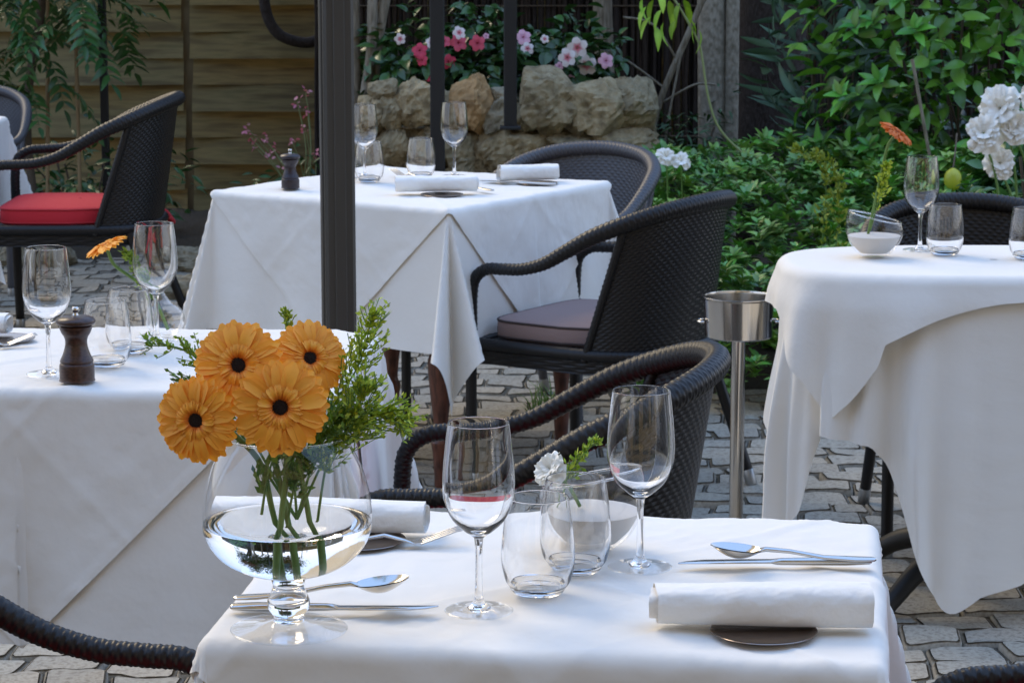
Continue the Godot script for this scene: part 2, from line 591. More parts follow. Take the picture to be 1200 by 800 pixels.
func make_chair(called: String, label: String, at: Vector3, turn: float, wick: Material, cushion: Material, piping: Material, ties := false) -> Node3D:
	# faces -z
	var c := thing(called, label, "chair", at, turn, "woven armchairs")
	var half := [Vector3(0.252, 0.42, -0.272), Vector3(0.252, 0.51, -0.272), Vector3(0.252, 0.562, -0.262), Vector3(0.254, 0.590, -0.225), Vector3(0.258, 0.595, -0.17), Vector3(0.264, 0.600, -0.11), Vector3(0.270, 0.620, -0.04), Vector3(0.270, 0.658, 0.03), Vector3(0.262, 0.697, 0.10), Vector3(0.235, 0.730, 0.175), Vector3(0.175, 0.757, 0.24), Vector3(0.095, 0.771, 0.278), Vector3(0.0, 0.776, 0.292)]
	var pts := []
	for p in half: pts.append(p)
	for k in range(half.size() - 2, -1, -1):
		pts.append(Vector3(-half[k].x, half[k].y, half[k].z))
	var path := spline(pts, 56)
	var rads := []
	for k in path.size():
		var q := absf(2.0 * k / (path.size() - 1) - 1.0)      # 0 at the back, 1 at the front
		rads.append(lerpf(0.021, 0.0145, smoothstep(0.25, 0.6, q)))
	var m := MB.new()
	m.tube(path, rads, 20, true, 0.0016, 0.0072)
	part(c, "arm_rail", m.mesh(), wick)
	# the part of the rail that carries the back
	var i0 := int(path.size() * 0.375)
	rail_pts = path.slice(i0, path.size() - i0)
	var topf := func(u: float) -> Vector3: return rail_at(u) + Vector3(0, -0.006, 0)
	var botf := func(u: float) -> Vector3:
		var an := lerpf(0.0, PI, u)
		var x := 0.238 * signf(cos(an)) * pow(absf(cos(an)), 0.75)
		return Vector3(x, 0.375, 0.06 + 0.17 * pow(maxf(sin(an), 0.0), 0.8) + 0.0)
	var bk := weave(topf, botf, 54, 44, 0.0016)
	# a second, smooth skin inside gives the back its thickness
	part(c, "backrest", bk.mesh(), wick)
	for s in [0.0, 1.0]:
		var st := MB.new()
		st.tube(spline([topf.call(s), (topf.call(s) as Vector3).lerp(botf.call(s), 0.5), botf.call(s)], 60), [0.010], 12, true, 0.0016, 0.0072)
		part(c, "back_edge", st.mesh(), wick)
	# seat: frame rail, woven sides and top
	var sp := [Vector3(-0.238, 0, -0.268), Vector3(0.238, 0, -0.268), Vector3(0.243, 0, -0.2), Vector3(0.236, 0, 0.05), Vector3(0.205, 0, 0.165), Vector3(0.12, 0, 0.222), Vector3(-0.12, 0, 0.222), Vector3(-0.205, 0, 0.165), Vector3(-0.236, 0, 0.05), Vector3(-0.243, 0, -0.2), Vector3(-0.238, 0, -0.268)]
	var sl := spline(sp, 40)
	var lo := PackedVector3Array()
	for p in sl: lo.append(p + Vector3(0, 0.392, 0))
	var rm := MB.new()
	rm.tube(lo, [0.016], 14, false, 0.0018, 0.0072)
	var seat := part(c, "seat", rm.mesh(), wick)
	var sm := MB.new()
	var cc := sm.add(Vector3(0, 0.398, 0))
	for p in sl: sm.add(p * 0.97 + Vector3(0, 0.398, 0))
	for k in sl.size() - 1: sm.tri(cc, cc + 1 + k, cc + 2 + k)
	var c2 := sm.add(Vector3(0, 0.365, 0))
	for p in sl: sm.add(p * 0.97 + Vector3(0, 0.365, 0))
	for k in sl.size() - 1: sm.tri(c2, c2 + 2 + k, c2 + 1 + k)
	part(seat, "seat_panel", sm.mesh(), wick)
	var at_k := func(u: float) -> Vector3:
		var f := clampf(u, 0, 1) * (sl.size() - 1)
		var i := mini(int(f), sl.size() - 2)
		return sl[i].lerp(sl[i + 1], f - i)
	var skirt := weave(func(u: float) -> Vector3: return at_k.call(u) * 1.02 + Vector3(0, 0.39, 0), func(u: float) -> Vector3: return at_k.call(u) * 1.0 + Vector3(0, 0.342, 0), 60, 6, 0.002)
	part(seat, "skirt", skirt.mesh(), wick)
	# legs
	for s in [-1, 1]:
		var fl := MB.new()
		fl.tube(spline([Vector3(s * 0.252, 0.425, -0.272), Vector3(s * 0.252, 0.25, -0.274), Vector3(s * 0.25, 0.035, -0.270)], 6), [0.0145], 12)
		var fo := part(c, "leg", fl.mesh(), wick)
		var ft := MB.new()
		ft.tube(PackedVector3Array([Vector3(s * 0.25, 0.04, -0.270), Vector3(s * 0.25, 0.0, -0.270)]), [0.0155], 12)
		part(fo, "foot_cap", ft.mesh(), M.tip)
		var rl := MB.new()
		rl.tube(spline([Vector3(s * 0.205, 0.40, 0.155), Vector3(s * 0.21, 0.30, 0.19), Vector3(s * 0.225, 0.035, 0.285)], 6), [0.0145], 12)
		var ro := part(c, "leg", rl.mesh(), wick)
		var rt := MB.new()
		rt.tube(PackedVector3Array([Vector3(s * 0.225, 0.04, 0.283), Vector3(s * 0.227, 0.0, 0.296)]), [0.0155], 12)
		part(ro, "foot_cap", rt.mesh(), M.tip)
	if cushion:
		var cu := MB.new()
		var hw := 0.222; var hd := 0.225; var n := 20
		# pillow: superellipse plan, rounded edge
		var ring := []
		for k in 48:
			var an := TAU * k / 48
			var q := Vector2(hw * signf(cos(an)) * pow(absf(cos(an)), 0.28), hd * signf(sin(an)) * pow(absf(sin(an)), 0.28))
			if q.y > 0.0:      # narrower between the wings of the back
				q.x *= 1.0 - 0.17 * smoothstep(0.0, 0.16, q.y)
				q.y *= 0.84
			ring.append(q)
		var lv := [[0.93, 0.402], [0.985, 0.406], [1.0, 0.414], [1.003, 0.43], [1.0, 0.447], [0.985, 0.455], [0.9, 0.459], [0.7, 0.462], [0.4, 0.464], [0.02, 0.464]]
		for l in lv:
			for p in ring: cu.add(Vector3(p.x * l[0], l[1], p.y * l[0] - 0.02))
		cu.grid(0, 48, lv.size(), true)
		cu.orient()
		# open underneath: close it
		var cb := cu.add(Vector3(0, 0.402, -0.02))
		for k in 48: cu.tri(cb, (k + 1) % 48, k)
		var co := part(c, "cushion", cu.mesh(), cushion)
		for y in [0.4115, 0.452]:
			var pp := PackedVector3Array()
			for k in 49: pp.append(Vector3(ring[k % 48].x * 0.996, y, ring[k % 48].y * 0.996 - 0.02))
			var pm := MB.new()
			pm.tube(pp, [0.0035], 6, false)
			part(co, "piping", pm.mesh(), piping)
		if ties:
			for s in [-1, 1]:
				var tm := MB.new()
				tm.tube(spline([Vector3(s * 0.21, 0.41, 0.19), Vector3(s * 0.245, 0.392, 0.215), Vector3(s * 0.235, 0.36, 0.24), Vector3(s * 0.20, 0.375, 0.235)], 5), [0.007], 6)
				tm.tube(spline([Vector3(s * 0.245, 0.385, 0.215), Vector3(s * 0.26, 0.33, 0.225), Vector3(s * 0.262, 0.27, 0.22)], 5), [0.008], 6)
				tm.tube(spline([Vector3(s * 0.245, 0.385, 0.215), Vector3(s * 0.275, 0.355, 0.20), Vector3(s * 0.275, 0.315, 0.19)], 5), [0.008], 6)
				part(co, "tie", tm.mesh(), piping)
	return c

# ---------------------------------------------------------------- glasses, cutlery, napkins
func shell(outer: Array, inner: Array, n := 48) -> MB:
	# outer wall bottom to rim, then inner wall rim to bottom; both end on the axis
	var m := MB.new()
	m.lathe(outer + inner, n)
	m.orient()
	return m

func wine_meshes() -> Array:
	# [foot and bowl as thin sheets of glass, solid stem, rim bead]
	var foot := MB.new()
	foot.lathe([Vector2(0.0372, 0.0004), Vector2(0.0373, 0.0014)] + spline2([Vector2(0.036, 0.0022), Vector2(0.026, 0.0032), Vector2(0.0165, 0.0050), Vector2(0.010, 0.0078), Vector2(0.0075, 0.0100)], 4), 56)
	foot.lathe(ring_profile(0.0370, 0.0012, 0.0007), 56)
	foot.lathe([Vector2(0.001, 0.0004), Vector2(0.0372, 0.0004)], 56)
	var bowl := shell([Vector2(0.0, 0.0822)] + spline2([Vector2(0.0052, 0.0822), Vector2(0.0105, 0.0860), Vector2(0.0175, 0.0912), Vector2(0.0290, 0.1030), Vector2(0.0368, 0.121), Vector2(0.0392, 0.138), Vector2(0.0383, 0.160), Vector2(0.0357, 0.188), Vector2(0.0332, 0.2085)], 6), [Vector2(0.0327, 0.2091)] + spline2([Vector2(0.0322, 0.2085), Vector2(0.0347, 0.188), Vector2(0.0373, 0.160), Vector2(0.0381, 0.138), Vector2(0.0356, 0.1215), Vector2(0.0276, 0.1048), Vector2(0.0150, 0.0940), Vector2(0.006, 0.0905), Vector2(0, 0.0900)], 6), 56)
	var stem := MB.new()
	stem.lathe([Vector2(0, 0.0015), Vector2(0.011, 0.0015)] + spline2([Vector2(0.013, 0.0048), Vector2(0.0075, 0.0095), Vector2(0.0046, 0.018), Vector2(0.0037, 0.045), Vector2(0.0039, 0.070), Vector2(0.0052, 0.0820)], 5) + [Vector2(0.0, 0.0820)], 32)
	stem.orient()
	return [bowl.mesh(), foot.mesh(), stem.mesh()]

func ring_profile(r: float, y: float, t: float) -> Array:
	var out := []
	for k in 9: out.append(Vector2(r + t * cos(TAU * k / 8), y + t * sin(TAU * k / 8)))
	return out

func tumbler_meshes() -> Array:
	var wall := shell(spline2([Vector2(0.0330, 0.0092), Vector2(0.0368, 0.016), Vector2(0.0408, 0.034), Vector2(0.0410, 0.052), Vector2(0.0385, 0.080), Vector2(0.0340, 0.1095)], 6), [Vector2(0.0335, 0.1102)] + spline2([Vector2(0.0329, 0.1095), Vector2(0.0373, 0.080), Vector2(0.0397, 0.052), Vector2(0.0392, 0.034), Vector2(0.0345, 0.0175), Vector2(0.0310, 0.0112)], 6) + [Vector2(0.0330, 0.0092)], 56)
	var base := MB.new()
	base.lathe([Vector2(0, 0.0010), Vector2(0.020, 0.0006), Vector2(0.0255, 0.0004)] + spline2([Vector2(0.0280, 0.0018), Vector2(0.0312, 0.0065), Vector2(0.0330, 0.0095)], 3) + [Vector2(0.028, 0.0085), Vector2(0.018, 0.0066), Vector2(0, 0.0060)], 48)
	base.orient()
	return [wall.mesh(), base.mesh()]

func slant_bowl() -> Array:
	# small bowl of thick glass with a rim cut on the slant, and the sand in it
	var m := MB.new()
	m.lathe([Vector2(0, 0.001)] + spline2([Vector2(0.022, 0.0004), Vector2(0.030, 0.003), Vector2(0.048, 0.020), Vector2(0.060, 0.045), Vector2(0.0625, 0.066), Vector2(0.058, 0.086)], 6), 56)
	var rm := MB.new()
	rm.lathe(ring_profile(0.058, 0.0865, 0.0016), 56)
	rm.orient()
	for g in [m, rm]:
		for k in g.v.size():
			var p: Vector3 = g.v[k]
			p.y *= 1.0 - 2.6 * p.x * clampf(p.y / 0.08, 0, 1)
			g.v[k] = p
	var s := MB.new()
	s.lathe([Vector2(0, 0.0070)] + spline2([Vector2(0.030, 0.0092), Vector2(0.0455, 0.0245), Vector2(0.0560, 0.0435), Vector2(0.0540, 0.047), Vector2(0.03, 0.049), Vector2(0, 0.050)], 4), 40)
	s.orient()
	return [m.mesh(), s.mesh(), rm.mesh()]

func place_glass(called: String, parts: Array, label: String, cat: String, at: Vector3, grp: String) -> void:
	# parts: [name, mesh, material]
	var o := thing(called, label, cat, at, at.x * 7.0, grp)
	for p in parts: part(o, p[0], p[1], p[2])

func blade(outline: Array, thick: float, lift: Callable) -> MB:
	# flat outline [x, half width, thickness factor] along x, as a slightly domed bar; lift(x) is the height of its middle
	var m := MB.new()
	var n := 10
	for q in outline:
		var x: float = q[0]; var w: float = q[1]; var t: float = thick * q[2]
		for k in n:
			var an := TAU * k / n
			m.add(Vector3(x, lift.call(x) + t * sin(an) * 0.5, (q[3] if q.size() > 3 else 0.0) + w * cos(an)))
	m.grid(0, n, outline.size(), true)
	var c0 := m.add((m.v[0] + m.v[n / 2]) / 2)
	var last := (outline.size() - 1) * n
	var c1 := m.add((m.v[last] + m.v[last + n / 2]) / 2)
	for k in n:
		m.tri(c0, (k + 1) % n, k)
		m.tri(c1, last + k, last + (k + 1) % n)
	m.orient()
	return m

func knife_mesh() -> ArrayMesh:
	# handle at x = 0, tip at x = 0.225
	var m := blade([[0, 0.002, 0.6], [0.003, 0.007, 1.0], [0.03, 0.0085, 1.3], [0.075, 0.006, 1.2], [0.105, 0.0045, 1.1], [0.112, 0.006, 0.9], [0.118, 0.0085, 0.45, 0.002], [0.15, 0.0095, 0.4, 0.002], [0.195, 0.0095, 0.35, 0.001], [0.215, 0.006, 0.3, -0.002], [0.226, 0.001, 0.25, -0.006]], 0.0075, func(x: float) -> float: return 0.0052)
	return m.mesh()

func spoon_mesh() -> ArrayMesh:
	var m := MB.new()
	var mid := func(x: float) -> float:
		return 0.0035 + 0.010 * smoothstep(0.04, 0.125, x) - 0.008 * smoothstep(0.128, 0.155, x)
	var ol := [[0, 0.003, 0.8], [0.004, 0.0085, 1.0], [0.025, 0.0095, 1.1], [0.06, 0.0055, 1.0], [0.10, 0.0035, 1.1], [0.128, 0.0035, 1.2], [0.136, 0.006, 1.0]]
	m = blade(ol, 0.0048, mid)
	# the bowl: two skins of an egg-shaped dish
	var b := MB.new()
	var nu := 17; var nv := 9
	for side in 2:
		for j in nv:
			for i in nu:
				var f := float(i) / (nu - 1)
				var w := float(j) / (nv - 1) * 2.0 - 1.0
				var half := 0.0205 * sqrt(maxf(1.0 - pow(2.0 * f - 1.0, 2.0), 0.012)) * (1.08 - 0.22 * f)
				var x := 0.132 + 0.060 * f
				var dish := 0.0125 * (1.0 - w * w) * sin(PI * clampf(f, 0.0, 1.0)) 
				b.add(Vector3(x, 0.0130 + 0.006 * f - dish - (0.0012 if side == 1 else 0.0), half * w))
	b.grid(0, nu, nv)
	var s2 := nu * nv
	for j in nv - 1:
		for i in nu - 1:
			var q := s2 + j * nu + i
			b.quad(q, q + nu, q + nu + 1, q + 1)
	m.merge(b)
	return m.mesh()

func fork_mesh() -> ArrayMesh:
	var mid := func(x: float) -> float:
		return 0.0035 + 0.009 * smoothstep(0.04, 0.11, x) - 0.010 * smoothstep(0.112, 0.15, x) + 0.016 * smoothstep(0.145, 0.205, x)
	var m := blade([[0, 0.003, 0.8], [0.004, 0.008, 1.0], [0.025, 0.009, 1.1], [0.06, 0.005, 1.0], [0.11, 0.0034, 1.1], [0.135, 0.006, 0.8], [0.146, 0.0115, 0.6], [0.156, 0.0122, 0.5]], 0.0048, mid)
	for k in 4:
		var z := (k - 1.5) * 0.0069
		var t := blade([[0.153, 0.0023, 0.5, z], [0.175, 0.0021, 0.5, z], [0.196, 0.0017, 0.45, z], [0.203, 0.0007, 0.3, z]], 0.0048, mid)
		m.merge(t)
	return m.mesh()

func napkin_mesh(length: float, depth: float, height: float, seed_: int) -> ArrayMesh:
	# a folded cloth rolled up loosely: its turns show at the ends, its last edge lies along the top
	var m := MB.new()
	var nz := FastNoiseLite.new()
	nz.seed = seed_
	nz.frequency = 1.0
	var nx := 44
	var n := 150
	for j in n + 1:
		var t := float(j) / n
		var an := -PI * 0.35 + TAU * 2.75 * t
		var k0 := lerpf(0.42, 1.0, t) - 0.03 * sin(an)
		for i in nx + 1:
			var f := float(i) / nx
			var ragged := 0.003 * nz.get_noise_2d(t * 6.0, 3.0) + 0.004 * sin(t * 9.0 + seed_)
			var x := lerpf(-length / 2 + ragged, length / 2 + ragged * 0.7, f)
			var z := depth / 2 * k0 * signf(cos(an)) * pow(absf(cos(an)), 0.72)
			var y := height / 2 * k0 * signf(sin(an)) * pow(absf(sin(an)), 0.66)
			var w := 0.0016 * nz.get_noise_3d(x * 16.0, z * 26.0, y * 30.0) + 0.0010 * nz.get_noise_3d(x * 60.0, z * 40.0, y * 60.0 + 7.0)
			y *= 1.0 + 0.05 * sin(x * 16.0 + seed_) - 0.05 * cos(x * 9.0 + seed_ * 2.0)
			m.add(Vector3(x, maxf(height / 2 + y + (w if y > 0 else 0.0), 0.0003 * (1.0 - k0)), z + w))
	m.grid(0, nx + 1, n + 1)
	return m.mesh()

func plate_mesh(r: float) -> ArrayMesh:
	var m := MB.new()
	m.lathe([Vector2(0, 0), Vector2(r * 0.8, 0.0), Vector2(r * 0.97, 0.002), Vector2(r, 0.0036), Vector2(r * 0.985, 0.0046), Vector2(r * 0.9, 0.0036), Vector2(r * 0.8, 0.0024), Vector2(0, 0.0022)], 48)
	m.orient()
	return m.mesh()

func mill(called: String, label: String, at: Vector3, wood: Material, h := 0.105) -> void:
	var k := h / 0.105
	var t := thing(called, label, "pepper mill", at, 0.0, "pepper mills")
	var m := MB.new()
	m.lathe(spline2([Vector2(0, 0), Vector2(0.0235, 0), Vector2(0.0245, 0.004), Vector2(0.0245, 0.022), Vector2(0.0225, 0.026), Vector2(0.0235, 0.029), Vector2(0.019, 0.039), Vector2(0.0155, 0.052), Vector2(0.0165, 0.062), Vector2(0.021, 0.070), Vector2(0.0215, 0.079), Vector2(0, 0.0795)], 4), 32)
	m.orient()
	part(t, "body", m.mesh(), wood, Transform3D(Basis().scaled(Vector3(k, k, k)), Vector3.ZERO))
	var c := MB.new()
	c.lathe(spline2([Vector2(0, 0.080), Vector2(0.022, 0.080), Vector2(0.0275, 0.083), Vector2(0.0265, 0.088), Vector2(0.018, 0.092), Vector2(0, 0.0935)], 4), 32)
	c.orient()
	part(t, "cap", c.mesh(), wood, Transform3D(Basis().scaled(Vector3(k, k, k)), Vector3.ZERO))
	var b := MB.new()
	b.lathe(spline2([Vector2(0, 0.0925), Vector2(0.0045, 0.0925), Vector2(0.0035, 0.097), Vector2(0.0052, 0.101), Vector2(0.004, 0.105), Vector2(0, 0.1055)], 3), 16)
	b.orient()
	part(t, "knob", b.mesh(), M.steel, Transform3D(Basis().scaled(Vector3(k, k, k)), Vector3.ZERO))

# ---------------------------------------------------------------- flowers and sprays
func petal_mesh(len_: float, wid: float, cup: float, c0: Color, c1: Color, tipcut := 0.0) -> ArrayMesh:
	# along +x from 0 to len_, faces +y
	var m := MB.new()
	var n := 6
	for i in n + 1:
		var f := float(i) / n
		var w := wid / 2 * (0.42 + 0.58 * smoothstep(0.0, 0.55, f)) * (1.0 if f < 0.84 else sqrt(maxf(1.0 - pow((f - 0.84) / 0.165, 2.0), 0.04)))
		var y := cup * len_ * (f * 0.55 - f * f * 0.62)
		for s in [-1.0, -0.35, 0.35, 1.0]:
			var q: float = s
			m.add(Vector3(len_ * f, y + 0.10 * wid * absf(q) - (0.03 * wid if absf(q) < 0.5 else 0.0), q * w), Vector2(f, q))
			m.col.append(c0.lerp(c1, smoothstep(0.0, 0.5, f)))
	m.grid(0, 4, n + 1)
	return m.mesh()

var gerbera_meshes := {}

func gerbera(label: String, centre: Vector3, face: Vector3, r: float, root: Array, grp: String, orange := false) -> Node3D:
	var key := "o" if orange else "y"
	if not gerbera_meshes.has(key):
		var a := Color(0.88, 0.24, 0.03) if not orange else Color(0.62, 0.11, 0.008)
		var b := Color(0.97, 0.44, 0.045) if not orange else Color(0.70, 0.17, 0.010)
		var set_ := []
		for k in 4:
			var v := 0.94 + 0.045 * k
			set_.append(petal_mesh(1.0, 0.255 + 0.016 * k, 0.45 + 0.12 * k, a, Color(b.r * v, b.g * v, b.b)))
		gerbera_meshes[key] = set_
		var fl := MB.new()
		rng.seed = 77
		for k in 90:
			var an := R(0, TAU)
			var rr := R(0.16, 0.44)
			var p := Vector3(rr * cos(an), 0.04 + R(0, 0.05), rr * sin(an))
			var dd := Vector3(cos(an), R(0.05, 0.5), sin(an)).normalized()
			var sd := dd.cross(Vector3.UP).normalized() * 0.02
			var l := R(0.09, 0.16)
			var s := fl.v.size()
			for q in [p - sd, p + sd, p + sd * 0.9 + dd * l, p - sd * 0.9 + dd * l]:
				fl.add(q)
				fl.col.append(a.lerp(b, R(0.05, 0.5)) if rr > 0.22 else Color(0.28, 0.055, 0.008))
			fl.quad(s, s + 1, s + 2, s + 3)
		gerbera_meshes[key + "i"] = fl.mesh()
		var dm := MB.new()
		for k in 160:
			var rr := 0.165 * sqrt(k / 160.0) * (1.0 + 0.12 * sin(k * 1.7))
			var an := k * 2.39996
			var p := Vector3(rr * cos(an), 0.055 + 0.03 * (1.0 - rr * 5.0) + R(0, 0.02), rr * sin(an))
			dm.box(p, Vector3(0.011, 0.04, 0.011), 0.0, Basis(Vector3(cos(an), 0, sin(an)), R(-0.2, 0.2)))
		dm.lathe([Vector2(0, 0.03), Vector2(0.17, 0.03), Vector2(0.16, 0.06), Vector2(0, 0.07)], 20)
		gerbera_meshes["disc"] = dm.mesh(null, true)
	var f := face.normalized()
	var t := thing("gerbera", label, "flower", centre, 0.0, grp)
	var xa := f.cross(Vector3.UP).normalized()
	var base := Basis(xa, f, xa.cross(f).normalized())
	var sc := base.scaled_local(Vector3(r, r, r))
	for ring in 3:
		var n: int = [22, 22, 30][ring]
		for k in n:
			var an := TAU * (k + 0.5 * ring + R(-0.18, 0.18)) / n
			var l: float = [0.86, 0.80, 0.36][ring] * R(0.96, 1.03)
			var pb := Basis(Vector3.UP, an) * Basis(Vector3(0, 0, 1), R(-0.03, 0.05) + [0.0, 0.025, 0.22][ring]) * Basis(Vector3.RIGHT, R(-0.12, 0.12))
			var xf := Transform3D(sc * pb.scaled_local(Vector3(l, 1, 1.0 if ring < 2 else 0.5)), sc * (Vector3(cos(an) * 0.15, [0.012, 0.030, 0.055][ring] + R(0, 0.008), -sin(an) * 0.15)))
			part(t, "petal", gerbera_meshes[key][rng.randi() % 4], M.petal, xf)
	part(t, "inner_florets", gerbera_meshes[key + "i"], M.disc_orange, Transform3D(sc, Vector3.ZERO)).set_meta("kind", "stuff")
	part(t, "flower_centre", gerbera_meshes["disc"], M.disc, Transform3D(sc * Basis(Vector3.UP, R(0, TAU)) * Basis.from_scale(Vector3(R(0.9, 1.3), 1.0, R(0.75, 0.95))), Vector3.ZERO))
	var cal := MB.new()
	cal.lathe([Vector2(0, -0.16), Vector2(0.07, -0.15), Vector2(0.2, -0.05), Vector2(0.24, 0.0), Vector2(0, 0.01)], 16)
	part(t, "calyx", cal.mesh(), M.stem, Transform3D(sc, Vector3.ZERO))
	var path := [-f * r * 0.1]
	path.append(-f * r * 0.75 + Vector3(0, -0.004, 0))
	for q in root: path.append(q - centre)
	var sm := MB.new()
	sm.tube(spline(path, 6), [0.0032], 8)
	part(t, "stem", sm.mesh(), M.stem)
	return t

func spray_mesh(path: Array, seed_: int, spread: float, tiny: float, dens: int, c0: Color, c1: Color) -> Array:
	# a feathery spray: [stems, tiny leaves]
	rng.seed = seed_
	var st := MB.new()
	var lf := MB.new()
	var p := spline(path, 8)
	var rad := []
	for k in p.size(): rad.append(lerpf(0.0017, 0.0005, float(k) / p.size()))
	st.tube(p, rad, 5)
	var n := p.size()
	for k in dens:
		var f := R(0.25, 1.0)
		var i := mini(int(f * (n - 1)), n - 2)
		var dir := (p[i + 1] - p[i]).normalized()
		var side := dir.cross(Vector3(R(-1, 1), R(-1, 1), R(-1, 1))).normalized()
		var len_ := spread * (1.15 - 0.75 * f) * R(0.5, 1.0)
		var q := [p[i], p[i] + (side * 0.7 + dir * 0.5) * len_ * 0.5, p[i] + (side * 0.8 + dir * 0.9) * len_]
		var b := spline(q, 4)
		st.tube(b, [0.0005], 4, false)
		var m := int(len_ / tiny * 2.2) + 3
		for t in m:
			var g := float(t) / m
			var o := b[mini(int(g * (b.size() - 1)), b.size() - 2)].lerp(b[mini(int(g * (b.size() - 1)) + 1, b.size() - 1)], fmod(g * (b.size() - 1), 1.0))
			var ld := (side * R(-0.3, 1) + dir * R(0.2, 1) + Vector3(R(-1, 1), R(-0.4, 1), R(-1, 1)) * 0.9).normalized()
			var sd := ld.cross(Vector3(R(-1, 1), R(-1, 1), R(-1, 1))).normalized()
			var L := tiny * R(0.7, 1.3)
			var s := lf.v.size()
			var col := c0.lerp(c1, R(0, 1))
			for v in [o, o + ld * L * 0.5 + sd * L * 0.26, o + ld * L, o + ld * L * 0.5 - sd * L * 0.26]:
				lf.add(v)
				lf.col.append(col)
			lf.quad(s, s + 1, s + 2, s + 3)
	return [st.mesh(), lf.mesh()]

func spray(called: String, label: String, path: Array, seed_: int, spread: float, tiny: float, dens: int, c0: Color, c1: Color, grp: String) -> void:
	var t := thing(called, label, "foliage", path[0], 0.0, grp)
	var loc := []
	for q in path: loc.append(q - path[0])
	var a := spray_mesh(loc, seed_, spread, tiny, dens, c0, c1)
	part(t, "stem", a[0], M.stem)
	part(t, "leaflets", a[1], M.leaf_soft).set_meta("kind", "stuff")

func leaf_mesh(len_: float, wid: float, fold: float, droop: float, c: Color, tip := 1.0) -> MB:
	# along +x, faces +y: a pointed leaf creased at its midrib
	var m := MB.new()
	var n := 5
	for i in n + 1:
		var f := float(i) / n
		var w := wid / 2 * pow(sin(PI * clampf(pow(f, 0.8), 0.03, 0.99)), 0.8) * tip
		var y := -droop * f * f * len_ + 0.12 * len_ * f
		for s in [-1.0, 0.0, 1.0]:
			m.add(Vector3(len_ * f, y + fold * absf(s) * w, s * w), Vector2(f, s))
			var k: float = 1.0 if s != 0.0 else 1.22
			m.col.append(Color(c.r * k, c.g * k, c.b * k))
	m.grid(0, 3, n + 1)
	return m

func whorl_mesh(n: int, len_: float, wid: float, seed_: int, c: Color, rise := 0.5) -> ArrayMesh:
	rng.seed = seed_
	var m := MB.new()
	for k in n:
		var an := k * 2.39996 + R(-0.3, 0.3)
		var lvl := float(k) / n
		var l := leaf_mesh(len_ * R(0.75, 1.05) * (1.0 - 0.35 * lvl), wid * R(0.85, 1.1) * (1.0 - 0.25 * lvl), 0.35, R(0.1, 0.4), Color(c.r * R(0.75, 1.25), c.g * R(0.8, 1.2), c.b * R(0.7, 1.2)))
		var b := Basis(Vector3.UP, an) * Basis(Vector3(0, 0, 1), R(0.05, 0.35) + rise * lvl)
		m.merge(l, Transform3D(b, Vector3(0, 0.35 * len_ * lvl, 0)))
	return m.mesh()

# ---------------------------------------------------------------- garden
func rock_mesh(seed_: int, h: Vector3, rough := 0.22) -> ArrayMesh:
	var nz := FastNoiseLite.new()
	nz.seed = seed_
	nz.frequency = 1.0
	nz.fractal_octaves = 3
	var rg := FastNoiseLite.new()
	rg.seed = seed_ + 3
	rg.frequency = 1.0
	rg.fractal_type = FastNoiseLite.FRACTAL_RIDGED
	rg.fractal_octaves = 3
	rng.seed = seed_ * 13 + 5
	# a block broken along random planes, so that it has faces and edges
	var planes := []
	for k in 11:
		var d := Vector3(R(-1, 1), R(-1, 1), R(-1, 1)).normalized()
		planes.append([d, R(0.62, 0.86)])
	for d in [Vector3.RIGHT, Vector3.LEFT, Vector3.UP, Vector3.DOWN, Vector3.BACK, Vector3.FORWARD]:
		planes.append([(d + Vector3(R(-0.3, 0.3), R(-0.3, 0.3), R(-0.3, 0.3))).normalized(), R(0.80, 0.94)])
	var m := MB.new()
	var nu := 40; var nv := 22
	for j in nv:
		var th := PI * j / (nv - 1)
		for i in nu + 1:
			var ph := TAU * (i % nu) / nu
			var d := Vector3(sin(th) * cos(ph), cos(th), sin(th) * sin(ph))
			var r := 1.35
			for p in planes:
				var q: float = d.dot(p[0])
				if q > 0.05: r = minf(r, p[1] / q)
			r += rough * 0.4 * nz.get_noise_3dv(d * 1.6) + rough * 0.42 * rg.get_noise_3dv(d * 1.3) + rough * 0.34 * nz.get_noise_3dv(d * 6.0)
			m.add(Vector3(d.x * h.x, d.y * h.y, d.z * h.z) * r * 1.12)
	m.grid(0, nu + 1, nv)
	m.orient()
	return m.mesh(null, true)

